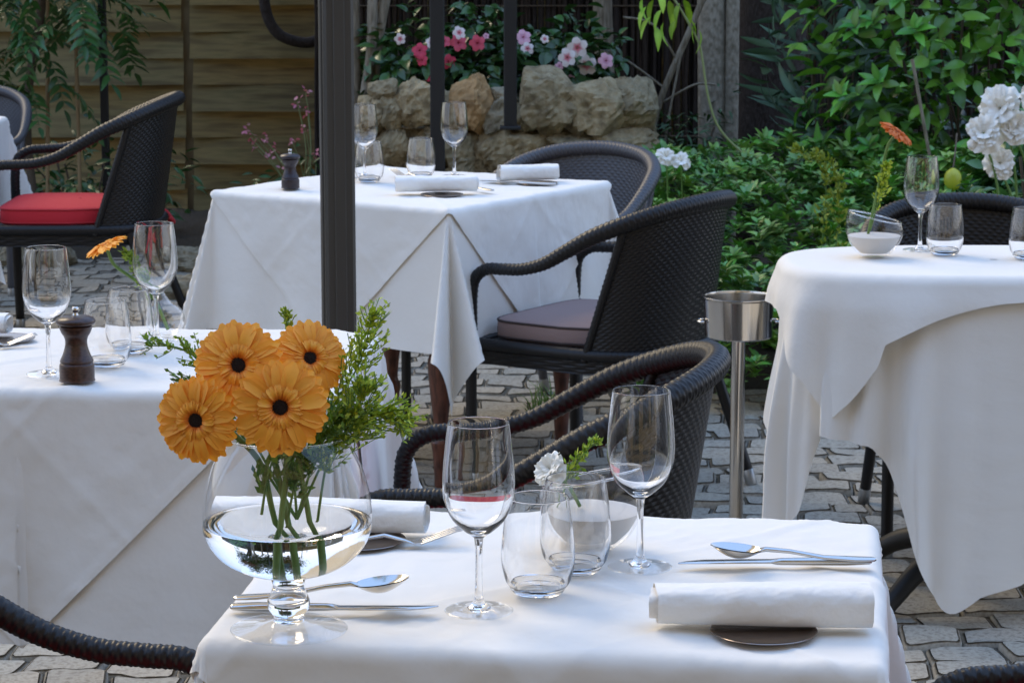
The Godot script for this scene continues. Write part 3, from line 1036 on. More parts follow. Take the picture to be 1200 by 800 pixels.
func cobbles() -> void:
	# irregular blocks in rows; neighbours share jittered corners, each stands proud of dark joints
	rng.seed = 4242
	var ground := thing("cobblestone_paving", "grey irregular cobblestone paving with dark joints under the tables", "paving")
	ground.set_meta("kind", "structure")
	var rows := 60
	var dz := 0.113
	var z0 := -4.45
	var cuts := []           # per row boundary line: x positions of joints
	var polys := []
	var nz := FastNoiseLite.new()
	nz.seed = 9
	nz.frequency = 0.9
	var line := func(x: float, r: int) -> float:
		return z0 - r * dz + 0.05 * nz.get_noise_2d(x * 4.0, r * 1.3) + 0.03 * sin(x * 2.1 + r * 0.15)
	for r in rows:
		var x := -2.9 + R(0, 0.1)
		var zr := z0 - r * dz
		var x1 := 2.1 if zr > -7.4 else (0.75 if zr > -8.2 else 0.3)
		if zr < -9.0: x1 = -0.75
		var skew := R(-0.016, 0.016)
		while x < x1:
			var w := R(0.09, 0.175)
			var sk2 := R(-0.018, 0.018)
			polys.append([r, x, x + w, skew, sk2])
			skew = sk2
			x += w
	var cam := get_node("camera") as Camera3D
	var scored := []
	for q in polys.size():
		var p: Array = polys[q]
		var r: int = p[0]
		var g := R(0.0006, 0.0024)
		var a: float = p[1] + g; var b: float = p[2] - g
		var pts := []
		var sk0: float = p[3]; var sk1: float = p[4]
		var ring_pts := [[a + 0.007, 0, 0.0]]
		for q2 in [0.25, 0.5, 0.75]: ring_pts.append([lerpf(a, b, q2), 0, R(-0.001, 0.001)])
		ring_pts += [[b - 0.007, 0, 0.0], [b + sk1 * 0.1, 0.1, 0.0], [b + sk1 * 0.5, 0.5, 0.0], [b + sk1 * 0.9, 0.9, 0.0], [b + sk1 - 0.007, 1, 0.0]]
		for q2 in [0.75, 0.5, 0.25]: ring_pts.append([lerpf(a + sk0, b + sk1, q2), 1, R(-0.001, 0.001)])
		ring_pts += [[a + sk0 + 0.007, 1, 0.0], [a + sk0 * 0.9, 0.9, 0.0], [a + sk0 * 0.5, 0.5, 0.0], [a + sk0 * 0.1, 0.1, 0.0]]
		for t in ring_pts:
			var zt: float = line.call(t[0], r) - g
			var zb: float = line.call(t[0], r + 1) + g
			pts.append(Vector2(t[0], lerpf(zt, zb, t[1]) + t[2]))
		var m := MB.new()
		var c := Vector2.ZERO
		for t in pts: c += t / pts.size()
		var tilt := Vector2(R(-0.05, 0.05), R(-0.05, 0.05))
		var hh := R(-0.006, 0.005)
		var n := pts.size()
		for ring in 3:
			var k: float = [1.0, 0.978, 0.88][ring]
			var y: float = [-0.026, -0.004, 0.0][ring]
			for t in pts:
				var o: Vector2 = (t - c) * k
				m.add(Vector3(c.x + o.x, y + hh + (o.dot(tilt) if ring > 0 else 0.0) + (R(-0.0012, 0.0012) if ring > 0 else 0.0), c.y + o.y))
		m.grid(0, n, 3, true)
		var cc := m.add(Vector3(c.x, hh + 0.0015, c.y))
		for k in n: m.tri(cc, 2 * n + (k + 1) % n, 2 * n + k)
		if m.normals()[cc].y < 0:
			for k in range(0, m.ix.size(), 3):
				var s := m.ix[k + 1]; m.ix[k + 1] = m.ix[k + 2]; m.ix[k + 2] = s
		# where the photograph shows it: open ground between the tables
		var e := cam.transform.affine_inverse() * Vector3(c.x, 0, c.y)
		var px := Vector2(600 + 3000.0 * e.x / -e.z, 400 - 3000.0 * e.y / -e.z)
		var seen := 0.0
		for w in [Rect2(436, 395, 460, 215), Rect2(0, 690, 215, 120), Rect2(900, 520, 190, 90), Rect2(1055, 560, 150, 240), Rect2(195, 320, 45, 70), Rect2(0, 300, 60, 80)]:
			if w.grow(10).has_point(px): seen = 1.0
		scored.append([seen / -e.z, m])
	scored.sort_custom(func(p, q): return p[0] > q[0])
	var rest := [MB.new(), MB.new(), MB.new(), MB.new()]
	for k in scored.size():
		var m: MB = scored[k][1]
		if k < 300:
			part(ground, "cobblestone", m.mesh(), M.cobble[k * 7 % 4])
		else:
			(rest[k % 4] as MB).merge(m)
	for k in 4:
		part(ground, "cobblestones_beyond", rest[k].mesh(), M.cobble[k]).set_meta("kind", "stuff")

func fence() -> void:
	rng.seed = 505
	var z := -12.5
	var f := thing("board_fence", "brown horizontal wooden board fence behind the red cushioned chair", "fence", Vector3(0, 0, z))
	var bh := 0.128
	var panels := [[-5.6, -3.62], [-3.58, -1.60], [-1.56, 0.42], [0.46, 2.44], [2.48, 4.46]]
	for p in panels:
		for k in 15:
			# each board bows a little and laps over the one below
			var m := MB.new()
			var n := 9
			var y0 := 0.02 + k * bh
			var bow := R(-0.012, 0.012); var sag := R(-0.006, 0.006)
			for i in n + 1:
				var t := float(i) / n
				var x := lerpf(p[0], p[1], t) + (R(-0.01, 0.01) if i in [0, n] else 0.0)
				var zz := 0.022 * sin(TAU * t + (PI if k % 2 else 0.0)) + bow * sin(PI * t)
				var yy := y0 + sag * sin(PI * t) + R(-0.0015, 0.0015)
				m.add(Vector3(x, yy - 0.014, zz + 0.030), Vector2(x, 0))
				m.add(Vector3(x, yy + bh - 0.008, zz - 0.006), Vector2(x, 1))
				m.add(Vector3(x, yy + bh - 0.008, zz - 0.018), Vector2(x, 1))
				m.add(Vector3(x, yy - 0.014, zz + 0.018), Vector2(x, 0))
			m.grid(0, 4, n + 1, true)
			m.quad(0, 1, 2, 3)
			m.orient()
			part(f, "board", m.mesh(null, true), M.boards[rng.randi() % 4])
		for x in [(p[0] + p[1]) / 2 - 0.02]:
			var b := MB.new()
			b.box(Vector3(x, 0.97, 0.048), Vector3(0.017, 0.95, 0.009), 0.002)
			part(f, "batten", b.mesh(null, true), M.batten)
	for x in [-5.62, -3.6, -1.58, 0.44, 2.46, 4.48]:
		var b := MB.new()
		b.box(Vector3(x, 1.0, -0.05), Vector3(0.04, 1.0, 0.04), 0.004)
		part(f, "post", b.mesh(null, true), M.batten)

func brush_screen() -> void:
	# brushwood screen at the back of the beds: upright rods, bound in rows
	rng.seed = 616
	var s := thing("brushwood_screen", "dark brown brushwood screen of upright rods behind the shrubs", "fence", Vector3(0, 0, -11.9))
	var ms := [MB.new(), MB.new(), MB.new()]
	var x := -0.9
	while x < 4.4:
		for layer in 2:
			var r := R(0.006, 0.013)
			var q := PackedVector3Array()
			var bx := x + R(-0.01, 0.01)
			for k in 7:
				q.append(Vector3(bx + R(-0.008, 0.008), k * 0.33, R(-0.02, 0.02) - layer * 0.045))
			(ms[rng.randi() % 3] as MB).tube(q, [r], 5, false)
		x += 0.018
	for k in 3:
		part(s, "rods", ms[k].mesh(), M.reed[k]).set_meta("kind", "stuff")
	for y in [0.45, 1.05, 1.6]:
		var w := MB.new()
		w.tube(PackedVector3Array([Vector3(-0.9, y, 0.028), Vector3(4.4, y, 0.028)]), [0.004], 5, false)
		part(s, "binding_wire", w.mesh(), M.twig)

func stone_bed() -> void:
	# raised bed of rough limestone; boulders along its top
	var w := thing("rubble_stone_wall", "low wall of rough yellowish limestone boulders around the raised flower bed", "wall", Vector3(0, 0, -9.55))
	var core := MB.new()
	core.box(Vector3(-0.04, 0.34, -0.12), Vector3(0.56, 0.34, 0.12), 0.05)
	core.box(Vector3(-0.04, 0.33, -0.62), Vector3(0.54, 0.33, 0.48), 0.05)
	part(w, "rubble_core", core.mesh(null, true), M.mortar)
	var s := 312.0
	# pixel boxes of the stones in the photograph turned into metres on the face of the wall
	var top := [[440, 132, 40, 40, 0], [448, 106, 30, 22, 1], [457, 128, 38, 42, 0], [488, 122, 46, 54, 2], [524, 128, 34, 44, 1], [556, 116, 46, 56, 4], [585, 134, 34, 38, 3], [590, 112, 24, 22, 3], [612, 136, 30, 30, 1], [644, 122, 76, 68, 0], [703, 124, 62, 56, 2], [742, 124, 58, 60, 1], [676, 142, 30, 26, 3]]
	var low := [[425, 175, 40, 50, 1], [462, 172, 38, 50, 0], [498, 176, 40, 46, 2], [540, 184, 50, 44, 1], [576, 176, 50, 50, 0], [622, 176, 78, 46, 2], [672, 166, 60, 26, 1], [722, 166, 88, 34, 0], [690, 190, 70, 40, 3], [748, 196, 60, 46, 1], [520, 158, 40, 22, 3], [600, 212, 70, 36, 1], [455, 215, 60, 40, 2], [530, 220, 70, 40, 0], [670, 225, 80, 40, 2], [740, 232, 60, 40, 1]]
	var k := 0
	for g in [top, low]:
		for q in g:
			k += 1
			var x: float = (q[0] - 600) / s
			var y: float = 1.51 - (q[1] + 112) / s * 0.9857
			var h := Vector3(q[2] / s * 0.56, q[3] / s * 0.56, minf(q[2], q[3]) / s * 0.5)
			var zz := -0.02 if g == top else -0.045
			if g == low: h.z = 0.085
			if q[0] > 735: zz -= 0.05
			part(w, "boulder" if g == top else "stone", rock_mesh(100 + k, h), M.rock_orange if q[4] == 4 else M.rock[q[4]], Transform3D(Basis(), Vector3(x, y, zz + R(-0.015, 0.015))))

func bush(called: String, label: String, cat: String, at: Vector3, half: Vector3, n: int, meshes: Array, m: Material, seed_: int, single: int, up := 0.45, stems := 8, hollow := 0.35, part_name := "leaf", grp := "") -> Node3D:
	rng.seed = seed_
	var t := thing(called, label, cat, at, 0.0, grp)
	var sm := MB.new()
	for k in stems:
		var a := R(0, TAU)
		var e := Vector3(cos(a) * half.x * R(0.2, 0.8), half.y * R(1.0, 1.8), sin(a) * half.z * R(0.2, 0.8))
		sm.tube(spline([Vector3(R(-0.05, 0.05), 0, R(-0.05, 0.05)), e * 0.5 + Vector3(R(-0.05, 0.05), 0, R(-0.05, 0.05)), e], 5), [0.005], 5, false)
	part(t, "stems", sm.mesh(), M.twig)
	var list := []
	for k in n:
		var d := Vector3(R(-1, 1), R(-1, 1), R(-1, 1))
		while d.length() > 1.0 or d.length() < hollow: d = Vector3(R(-1, 1), R(-1, 1), R(-1, 1))
		# lumps: pull towards a few clump centres
		var bump := 1.0 + 0.16 * sin(d.x * 5.1 + seed_) * cos(d.y * 6.3 + seed_ * 2.0) + 0.10 * sin(d.z * 9.0)
		var p := Vector3(d.x * half.x, half.y + d.y * half.y, d.z * half.z) * bump
		if p.y < 0.02: p.y = R(0.02, 0.15)
		var out := Vector3(d.x + R(-0.6, 0.6), R(-0.3, 0.6), d.z + R(-0.6, 0.6)).normalized()
		var yv := (Vector3.UP * up + Vector3(R(-1, 1), R(-0.2, 1), R(-1, 1)) * 0.75 + Vector3(d.x, 0, d.z) * 0.3).normalized()
		var zv := out.cross(yv).normalized()
		var b := Basis((yv.cross(zv)).normalized(), yv, zv)
		var sc := R(0.75, 1.2)
		list.append([d.z + 0.4 * d.y + 0.4 * d.length(), Transform3D(b.scaled_local(Vector3(sc, sc, sc)), p), rng.randi() % meshes.size()])
	list.sort_custom(func(p, q): return p[0] > q[0])
	var rest := []
	for k in meshes.size(): rest.append([])
	for k in list.size():
		if k < single:
			part(t, part_name, meshes[list[k][2]], m, list[k][1])
		else:
			rest[list[k][2]].append(list[k][1])
	for k in meshes.size():
		if rest[k].size(): multi(t, "foliage", meshes[k], m, rest[k])
	return t

func leaf_set(n: int, len_: float, wid: float, c: Color, var_ := 0.3, droop := 0.35, fold := 0.3) -> Array:
	var out := []
	for k in n:
		var q := 1.0 + var_ * (2.0 * k / maxf(n - 1, 1) - 1.0)
		out.append(leaf_mesh(len_ * (0.85 + 0.3 * ((k * 3 % n) / float(n))), wid, fold, droop * (0.6 + 0.2 * (k % 3)), Color(c.r * q * (1.0 + 0.12 * (k % 2)), c.g * q, c.b * q)).mesh())
	return out

func trumpet(parent: Node, at: Vector3, face: Vector3, r: float, c_in: Color, c_out: Color) -> void:
	# five twisted petals round a throat
	var f := face.normalized()
	var xa := f.cross(Vector3(0.1, 1, 0.2)).normalized()
	var sc := Basis(xa, f, xa.cross(f).normalized()).scaled_local(Vector3(r, r, r))
	var m := MB.new()
	for k in 5:
		var an := TAU * k / 5
		var p := MB.new()
		for i in 6:
			var t := i / 5.0
			var w := 0.36 * (0.35 + 0.9 * sin(PI * clampf(t * 0.82 + 0.1, 0, 1)))
			for s in [-1.0, 0.0, 1.0]:
				p.add(Vector3(0.12 + 0.9 * t, 0.16 * t - 0.22 * t * t + 0.06 * s * t, s * w))
				p.col.append(c_in.lerp(c_out, smoothstep(0.05, 0.4, t)))
		p.grid(0, 3, 6)
		m.merge(p, Transform3D(Basis(Vector3.UP, an), Vector3.ZERO))
	var fl := part(parent, "flower", m.mesh(), M.petal, Transform3D(sc, at))
	var th := MB.new()
	th.lathe([Vector2(0.0, -0.75), Vector2(0.06, -0.7), Vector2(0.1, -0.3), Vector2(0.16, 0.02)], 10)
	for k in th.v.size(): th.col.append(c_in.lerp(c_out, 0.55))
	part(fl, "throat", th.mesh(), M.petal)

func frond_mesh(len_: float, seed_: int, c: Color) -> ArrayMesh:
	# one pinnate leaf along +x
	rng.seed = seed_
	var m := MB.new()
	var n := 6
	for k in n + 1:
		var x := len_ * (0.18 + 0.78 * k / n)
		for s in ([-1, 1] if k < n else [0]):
			var l := leaf_mesh(len_ * R(0.27, 0.36), len_ * 0.10, 0.25, R(0.2, 0.6), Color(c.r * R(0.8, 1.2), c.g * R(0.8, 1.2), c.b * R(0.8, 1.2)))
			var b := Basis(Vector3.UP, -s * R(0.8, 1.15)) * Basis(Vector3(1, 0, 0), R(-0.3, 0.3))
			m.merge(l, Transform3D(b, Vector3(x, -0.25 * x * x / len_, 0)))
	var r := MB.new()
	var p := PackedVector3Array()
	for k in 7: p.append(Vector3(len_ * k / 6.5, -0.25 * pow(len_ * k / 6.5, 2.0) / len_, 0))
	r.tube(p, [0.0016], 4, false)
	for k in r.v.size(): r.col.append(Color(c.r * 1.3, c.g * 1.1, c.b))
	m.merge(r)
	return m.mesh()

func tree(called: String, label: String, at: Vector3, trunks: Array, bark: Material, crown_c: Vector3, crown_h: Vector3, n: int, seed_: int, lset: Array) -> Node3D:
	var t := thing(called, label, "tree", at)
	for q in trunks:
		var m := MB.new()
		m.tube(spline(q[0], 8), q[1], 14, false)
		part(t, "trunk", m.mesh(), bark)
	rng.seed = seed_
	var rest := []
	for k in lset.size(): rest.append([])
	var clumps := []
	for k in 26:
		var d := Vector3(R(-1, 1), R(-1, 1), R(-1, 1))
		clumps.append(crown_c + d * crown_h * 0.75)
	var lm := MB.new()
	for c in clumps:
		lm.tube(spline([Vector3(crown_c.x * 0.5, 1.9, crown_c.z * 0.5), (crown_c + c) / 2, c], 4), [0.018], 5, false)
	part(t, "limbs", lm.mesh(), bark)
	for k in n:
		var c: Vector3 = clumps[rng.randi() % clumps.size()]
		var d := Vector3(R(-1, 1), R(-1, 1), R(-1, 1)).normalized() * 0.55 * pow(rng.randf(), 0.45)
		var b := Basis.from_euler(Vector3(R(-0.7, 0.7), R(0, TAU), R(-0.7, 0.7)))
		var sc := R(0.8, 1.4)
		rest[rng.randi() % lset.size()].append(Transform3D(b.scaled_local(Vector3(sc, sc, sc)), c + d))
	for k in lset.size(): multi(t, "crown", lset[k], M.leaf, rest[k])
	return t

# ---------------------------------------------------------------- the scene
func _ready() -> void:
	var cam := Camera3D.new()
	cam.name = "camera"
	add_child(cam)
	cam.position = Vector3(0, 1.51, 0)
	cam.rotation.x = -atan(512.0 / 3000.0)
	cam.fov = rad_to_deg(2.0 * atan(400.0 / 3000.0))
	cam.near = 0.05
	cam.far = 200.0
	var ca := CameraAttributesPhysical.new()
	ca.frustum_focal_length = 50.0
	ca.exposure_aperture = 20.0
	ca.frustum_focus_distance = 2.9
	cam.attributes = ca
	cam.fov = rad_to_deg(2.0 * atan(400.0 / 3000.0))

	var env := Environment.new()
	env.background_mode = Environment.BG_SKY
	var sm := ProceduralSkyMaterial.new()
	sm.sky_top_color = Color(0.625, 0.765, 0.98)
	sm.sky_horizon_color = Color(0.88, 0.87, 0.84)
	sm.sky_curve = 0.18
	sm.ground_bottom_color = Color(0.35, 0.33, 0.30)
	sm.ground_horizon_color = Color(0.6, 0.56, 0.5)
	sm.sky_energy_multiplier = 1.0
	sm.sun_angle_max = 1.0
	var sky := Sky.new()
	sky.sky_material = sm
	env.sky = sky
	env.tonemap_mode = Environment.TONE_MAPPER_LINEAR
	env.tonemap_exposure = 1.85
	env.sdfgi_enabled = true
	env.ssao_enabled = true
	env.ssil_enabled = true
	var we := WorldEnvironment.new()
	we.name = "environment"
	we.environment = env
	add_child(we)
	var sun := DirectionalLight3D.new()
	sun.name = "sun"
	sun.light_energy = 0.34
	sun.light_angular_distance = 30.0
	sun.light_color = Color(1.0, 0.93, 0.82)
	sun.shadow_enabled = true
	add_child(sun)
	sun.look_at_from_position(Vector3(-5.0, 6.5, -6.0), Vector3.ZERO)

	make_materials()
	build_setting()
	build_tables()
	build_chairs()
	build_tableware()
	build_plants()

func build_setting() -> void:
	var g := MB.new()
	for q in [Vector3(-40, -0.013, 30), Vector3(40, -0.013, 30), Vector3(40, -0.013, -50), Vector3(-40, -0.013, -50)]: g.add(q)
	g.quad(0, 1, 2, 3)
	if g.normals()[0].y < 0:
		g.ix = PackedInt32Array([0, 2, 1, 0, 3, 2])
	setting("ground", g.mesh(), M.joint)
	cobbles()
	# soil of the planting bed on the right and along the fence
	var s := MB.new()
	var nz := FastNoiseLite.new()
	nz.seed = 4
	nz.frequency = 1.2
	var nx := 60; var nzz := 40
	for j in nzz + 1:
		for i in nx + 1:
			var x := lerpf(0.45, 4.4, float(i) / nx)
			var z := lerpf(-7.75, -11.8, float(j) / nzz) 
			var edge := smoothstep(0.0, 0.12, float(j) / nzz) * smoothstep(0.0, 0.06, float(i) / nx)
			s.add(Vector3(x + 0.05 * nz.get_noise_1d(z * 4.0), -0.02 + edge * (0.10 + 0.05 * nz.get_noise_2d(x * 2.0, z * 2.0)), z))
	s.grid(0, nx + 1, nzz + 1)
	setting("planting_bed_soil", s.mesh(), M.soil)
	var s2 := MB.new()
	for j in 13:
		for i in 41:
			var x := lerpf(-5.5, -0.75, i / 40.0)
			var z := lerpf(-10.75, -12.7, j / 12.0)
			s2.add(Vector3(x, -0.02 + smoothstep(0.0, 0.3, j / 12.0) * (0.06 + 0.04 * nz.get_noise_2d(x * 3.0, z * 3.0)), z))
	s2.grid(0, 41, 13)
	setting("border_soil", s2.mesh(), M.soil)
	fence()
	brush_screen()
	stone_bed()
	unseen_house()

	# parasol pole between the tables
	var p := thing("parasol_pole", "tall dark grey square parasol pole standing behind the left table", "pole", Vector3(-0.356, 0, -5.2), deg_to_rad(14.0))
	var pm := MB.new()
	pm.box(Vector3(0, 1.35, 0), Vector3(0.031, 1.33, 0.031), 0.006)
	part(p, "shaft", pm.mesh(null, true), M.pole)
	for q in [[0.031, 0], [-0.031, 0], [0, 0.031], [0, -0.031]]:
		var rb := MB.new()
		rb.box(Vector3(q[0], 1.35, q[1]), Vector3(0.0035 if q[0] != 0 else 0.012, 1.32, 0.0035 if q[1] != 0 else 0.012), 0.002)
		part(p, "rib", rb.mesh(null, true), M.pole)
	var bp := MB.new()
	bp.box(Vector3(0, 0.012, 0), Vector3(0.2, 0.012, 0.2), 0.004)
	part(p, "base_plate", bp.mesh(null, true), M.pole)
	# thin black posts by the stone wall and the fence
	for q in [[-0.256, 0.0, -8.8, 0.0245, "thin black metal post in front of the stone wall, behind the middle table"], [-0.006, 0.70, -9.36, 0.024, "thin black metal post rising from the boulders of the stone wall"], [-1.83, 0.0, -11.5, 0.017, "thin black post half hidden by the climbing vine at the fence"]]:
		var t := thing("metal_post", q[4], "post", Vector3(q[0], q[1], q[2]), 0.0, "thin black posts")
		var m := MB.new()
		m.box(Vector3(0, 1.15, 0), Vector3(q[3], 1.15, q[3]), 0.003)
		part(t, "shaft", m.mesh(null, true), M.post)
		var f := MB.new()
		f.box(Vector3(0, 0.006, 0), Vector3(q[3] * 1.6, 0.006, q[3] * 1.6), 0.002)
		part(t, "flange", f.mesh(null, true), M.post)

func unseen_house() -> void:
	# ochre building added behind the camera, raised to block low sky; glasses mirror it
	var h := thing("unseen_house", "unseen ochre rendered building with green shutters behind the photographer, raised to block low sky and mirrored in the glasses", "unseen_house", Vector3(0, 0, 3.6))
	var wall := textured(mat(lin(0.72, 0.55, 0.30), 0.9), noise_tex(0.01, 131, [[0.2, Color(0.85, 0.83, 0.8)], [0.6, Color(1, 1, 1)]], 0.0, 256), null, 1.0, Vector3(0.5, 0.5, 0.5))
	var shutter := mat(lin(0.05, 0.10, 0.07), 0.6)
	var frame := mat(lin(0.7, 0.68, 0.62), 0.6)
	var dark := mat(lin(0.02, 0.022, 0.025), 0.1)
	# piers and bands leave real openings
	var xs := [-9.0, -6.6, -5.4, -2.9, -1.7, 1.2, 2.4, 5.0, 6.2, 9.0]
	var m := MB.new()
	for k in range(0, xs.size(), 2):
		m.box(Vector3((xs[k] + xs[k + 1]) / 2, 4.7, 0.2), Vector3((xs[k + 1] - xs[k]) / 2, 4.7, 0.2), 0.0)
	for k in range(1, xs.size() - 1, 2):
		var c: float = (xs[k] + xs[k + 1]) / 2
		var w: float = (xs[k + 1] - xs[k]) / 2
		m.box(Vector3(c, 2.95, 0.2), Vector3(w, 0.65, 0.2), 0.0)
		m.box(Vector3(c, 6.0, 0.2), Vector3(w, 0.6, 0.2), 0.0)
		m.box(Vector3(c, 8.8, 0.2), Vector3(w, 0.6, 0.2), 0.0)
		if k != 3: m.box(Vector3(c, 0.4, 0.2), Vector3(w, 0.4, 0.2), 0.0)
	part(h, "wall", m.mesh(null, true), wall)
	for k in range(1, xs.size() - 1, 2):
		var c: float = (xs[k] + xs[k + 1]) / 2
		var w: float = (xs[k + 1] - xs[k]) / 2
		for fl in [[0.8 if k != 3 else 0.0, 2.3], [3.6, 5.4], [6.6, 8.2]]:
			var y: float = (fl[0] + fl[1]) / 2
			var hh: float = (fl[1] - fl[0]) / 2
			var p := MB.new()
			p.box(Vector3(c, y, 0.25), Vector3(w, hh, 0.01), 0.0)
			var wn := part(h, "window" if fl[0] != 0.0 else "door", p.mesh(null, true), dark)
			var f := MB.new()
			for s in [-1, 1]:
				f.box(Vector3(c + s * (w - 0.04), y, 0.22), Vector3(0.04, hh, 0.02), 0.0)
				f.box(Vector3(c, y + s * (hh - 0.04), 0.221), Vector3(w - 0.08, 0.04, 0.02), 0.0)
			f.box(Vector3(c, y, 0.222), Vector3(0.03, hh - 0.08, 0.02), 0.0)
			part(wn, "frame", f.mesh(null, true), frame)
			for s in [-1, 1]:
				var sh := MB.new()
				sh.box(Vector3(c + s * (w + 0.32), y, -0.03), Vector3(0.3, hh, 0.02), 0.004)
				part(h, "shutter", sh.mesh(null, true), shutter)
	var r := MB.new()
	for q in [Vector3(-9.4, 9.3, -0.5), Vector3(9.4, 9.3, -0.5), Vector3(9.4, 11.6, 4.2), Vector3(-9.4, 11.6, 4.2)]: r.add(q)
	r.quad(0, 1, 2, 3)
	part(h, "roof", r.mesh(), mat(lin(0.30, 0.13, 0.07), 0.9))
	var bk := MB.new()
	bk.box(Vector3(0, 4.7, 4.0), Vector3(9.0, 4.7, 0.15), 0.0)
	for s in [-1, 1]: bk.box(Vector3(s * 8.9, 4.7, 2.1), Vector3(0.1, 4.7, 1.7), 0.0)
	part(h, "rear_walls", bk.mesh(null, true), wall)

var T := 0.754      # where things stand on the tables

func cloth_noise(s: int) -> FastNoiseLite:
	var nz := FastNoiseLite.new()
	nz.seed = s
	nz.frequency = 0.01
	nz.fractal_octaves = 3
	return nz

func laid_table(called: String, lab: Array, at: Vector3, turn: float, a: float, b: float, drop: Vector2, half_diag: float, shift: Vector2, lobes: Array, seed_: int, extra := false) -> void:
	table(called, lab[0], at, turn, a, b, extra)
	var d := Drape.new()
	d.a = a; d.b = b; d.top = 0.7445
	d.seed_ = seed_
	d.setup(lobes)
	var cr := []
	var m := linen(d, a + drop.x, b + drop.y, 0.0, Vector2.ZERO, 0.0, 150, [[0, 0.0, 0.5], [1, 0.0, 0.5]], cloth_noise(seed_), 0.0005)
	var o := part(self, "tablecloth", m, M.cloth, Transform3D(Basis(Vector3.UP, turn), at))
	tag(o, lab[1], "tablecloth", "white tablecloths")
	var hs := half_diag / sqrt(2.0)
	for k in [-0.5, 0.0, 0.5]:
		cr.append([0, k * hs, 0.9 if k == 0.0 else 0.7])
		cr.append([1, k * hs, 0.8 if k == 0.0 else 0.7])
	var m2 := linen(d, hs, hs, PI / 4, shift, 0.0048, 170, cr, cloth_noise(seed_ + 50), 0.0019)
	var o2 := part(self, "overlay_cloth", m2, M.cloth, Transform3D(Basis(Vector3.UP, turn), at))
	tag(o2, lab[2], "tablecloth", "white overlay cloths")

func build_tables() -> void:
	var two := [[0.27, 0.13, 1.0], [0.75, 0.12, 0.85]]
	var two_b := [[0.32, 0.15, 1.0], [0.8, 0.10, 0.6]]
	var three := [[0.22, 0.085, 0.9], [0.50, 0.08, 1.0], [0.78, 0.085, 0.9]]
	var four := [[0.2, 0.07, 1.0], [0.42, 0.055, 0.8], [0.62, 0.055, 1.0], [0.82, 0.06, 0.8]]
	laid_table("dining_table", ["dark wood table under the white cloths with the orange flower vase", "white tablecloth hanging under the overlay of the front table with the vase", "white overlay cloth on the front table under the orange flowers and glasses"], Vector3(0.063, 0, -2.855), deg_to_rad(-7.0), 0.345, 0.295, Vector2(0.36, 0.36), 0.70, Vector2.ZERO, [three, three, four, four], 1)
	laid_table("dining_table", ["wooden table hidden by white cloths behind the orange flowers at left", "white tablecloth hanging lowest at the left table behind the orange flowers", "white overlay cloth with its corner hanging down the front of the left table"], Vector3(-0.77, 0, -4.31), deg_to_rad(-4.0), 0.50, 0.29, Vector2(0.42, 0.42), 0.725, Vector2(0.0, 0.0), [four, three, four, four], 2)
	laid_table("dining_table", ["wooden table with turned legs beside the brown cushioned armchair", "white tablecloth with a long folded corner on the table beside the brown cushion", "white overlay cloth with ironed diamond creases on the middle table behind the pole"], Vector3(-0.27, 0, -6.985), deg_to_rad(56.5), 0.38, 0.38, Vector2(0.375, 0.375), 0.79, Vector2.ZERO, [three, two, three, four], 3, true)
	laid_table("dining_table", ["wooden table under a white cloth at the left edge beside the red cushion", "white tablecloth at the left edge in front of the red cushioned chair", "white overlay cloth at the left edge beside the red cushion"], Vector3(-2.21, 0, -9.0), deg_to_rad(1.0), 0.36, 0.33, Vector2(0.38, 0.38), 0.74, Vector2.ZERO, [three, four], 4)
	oval_table()

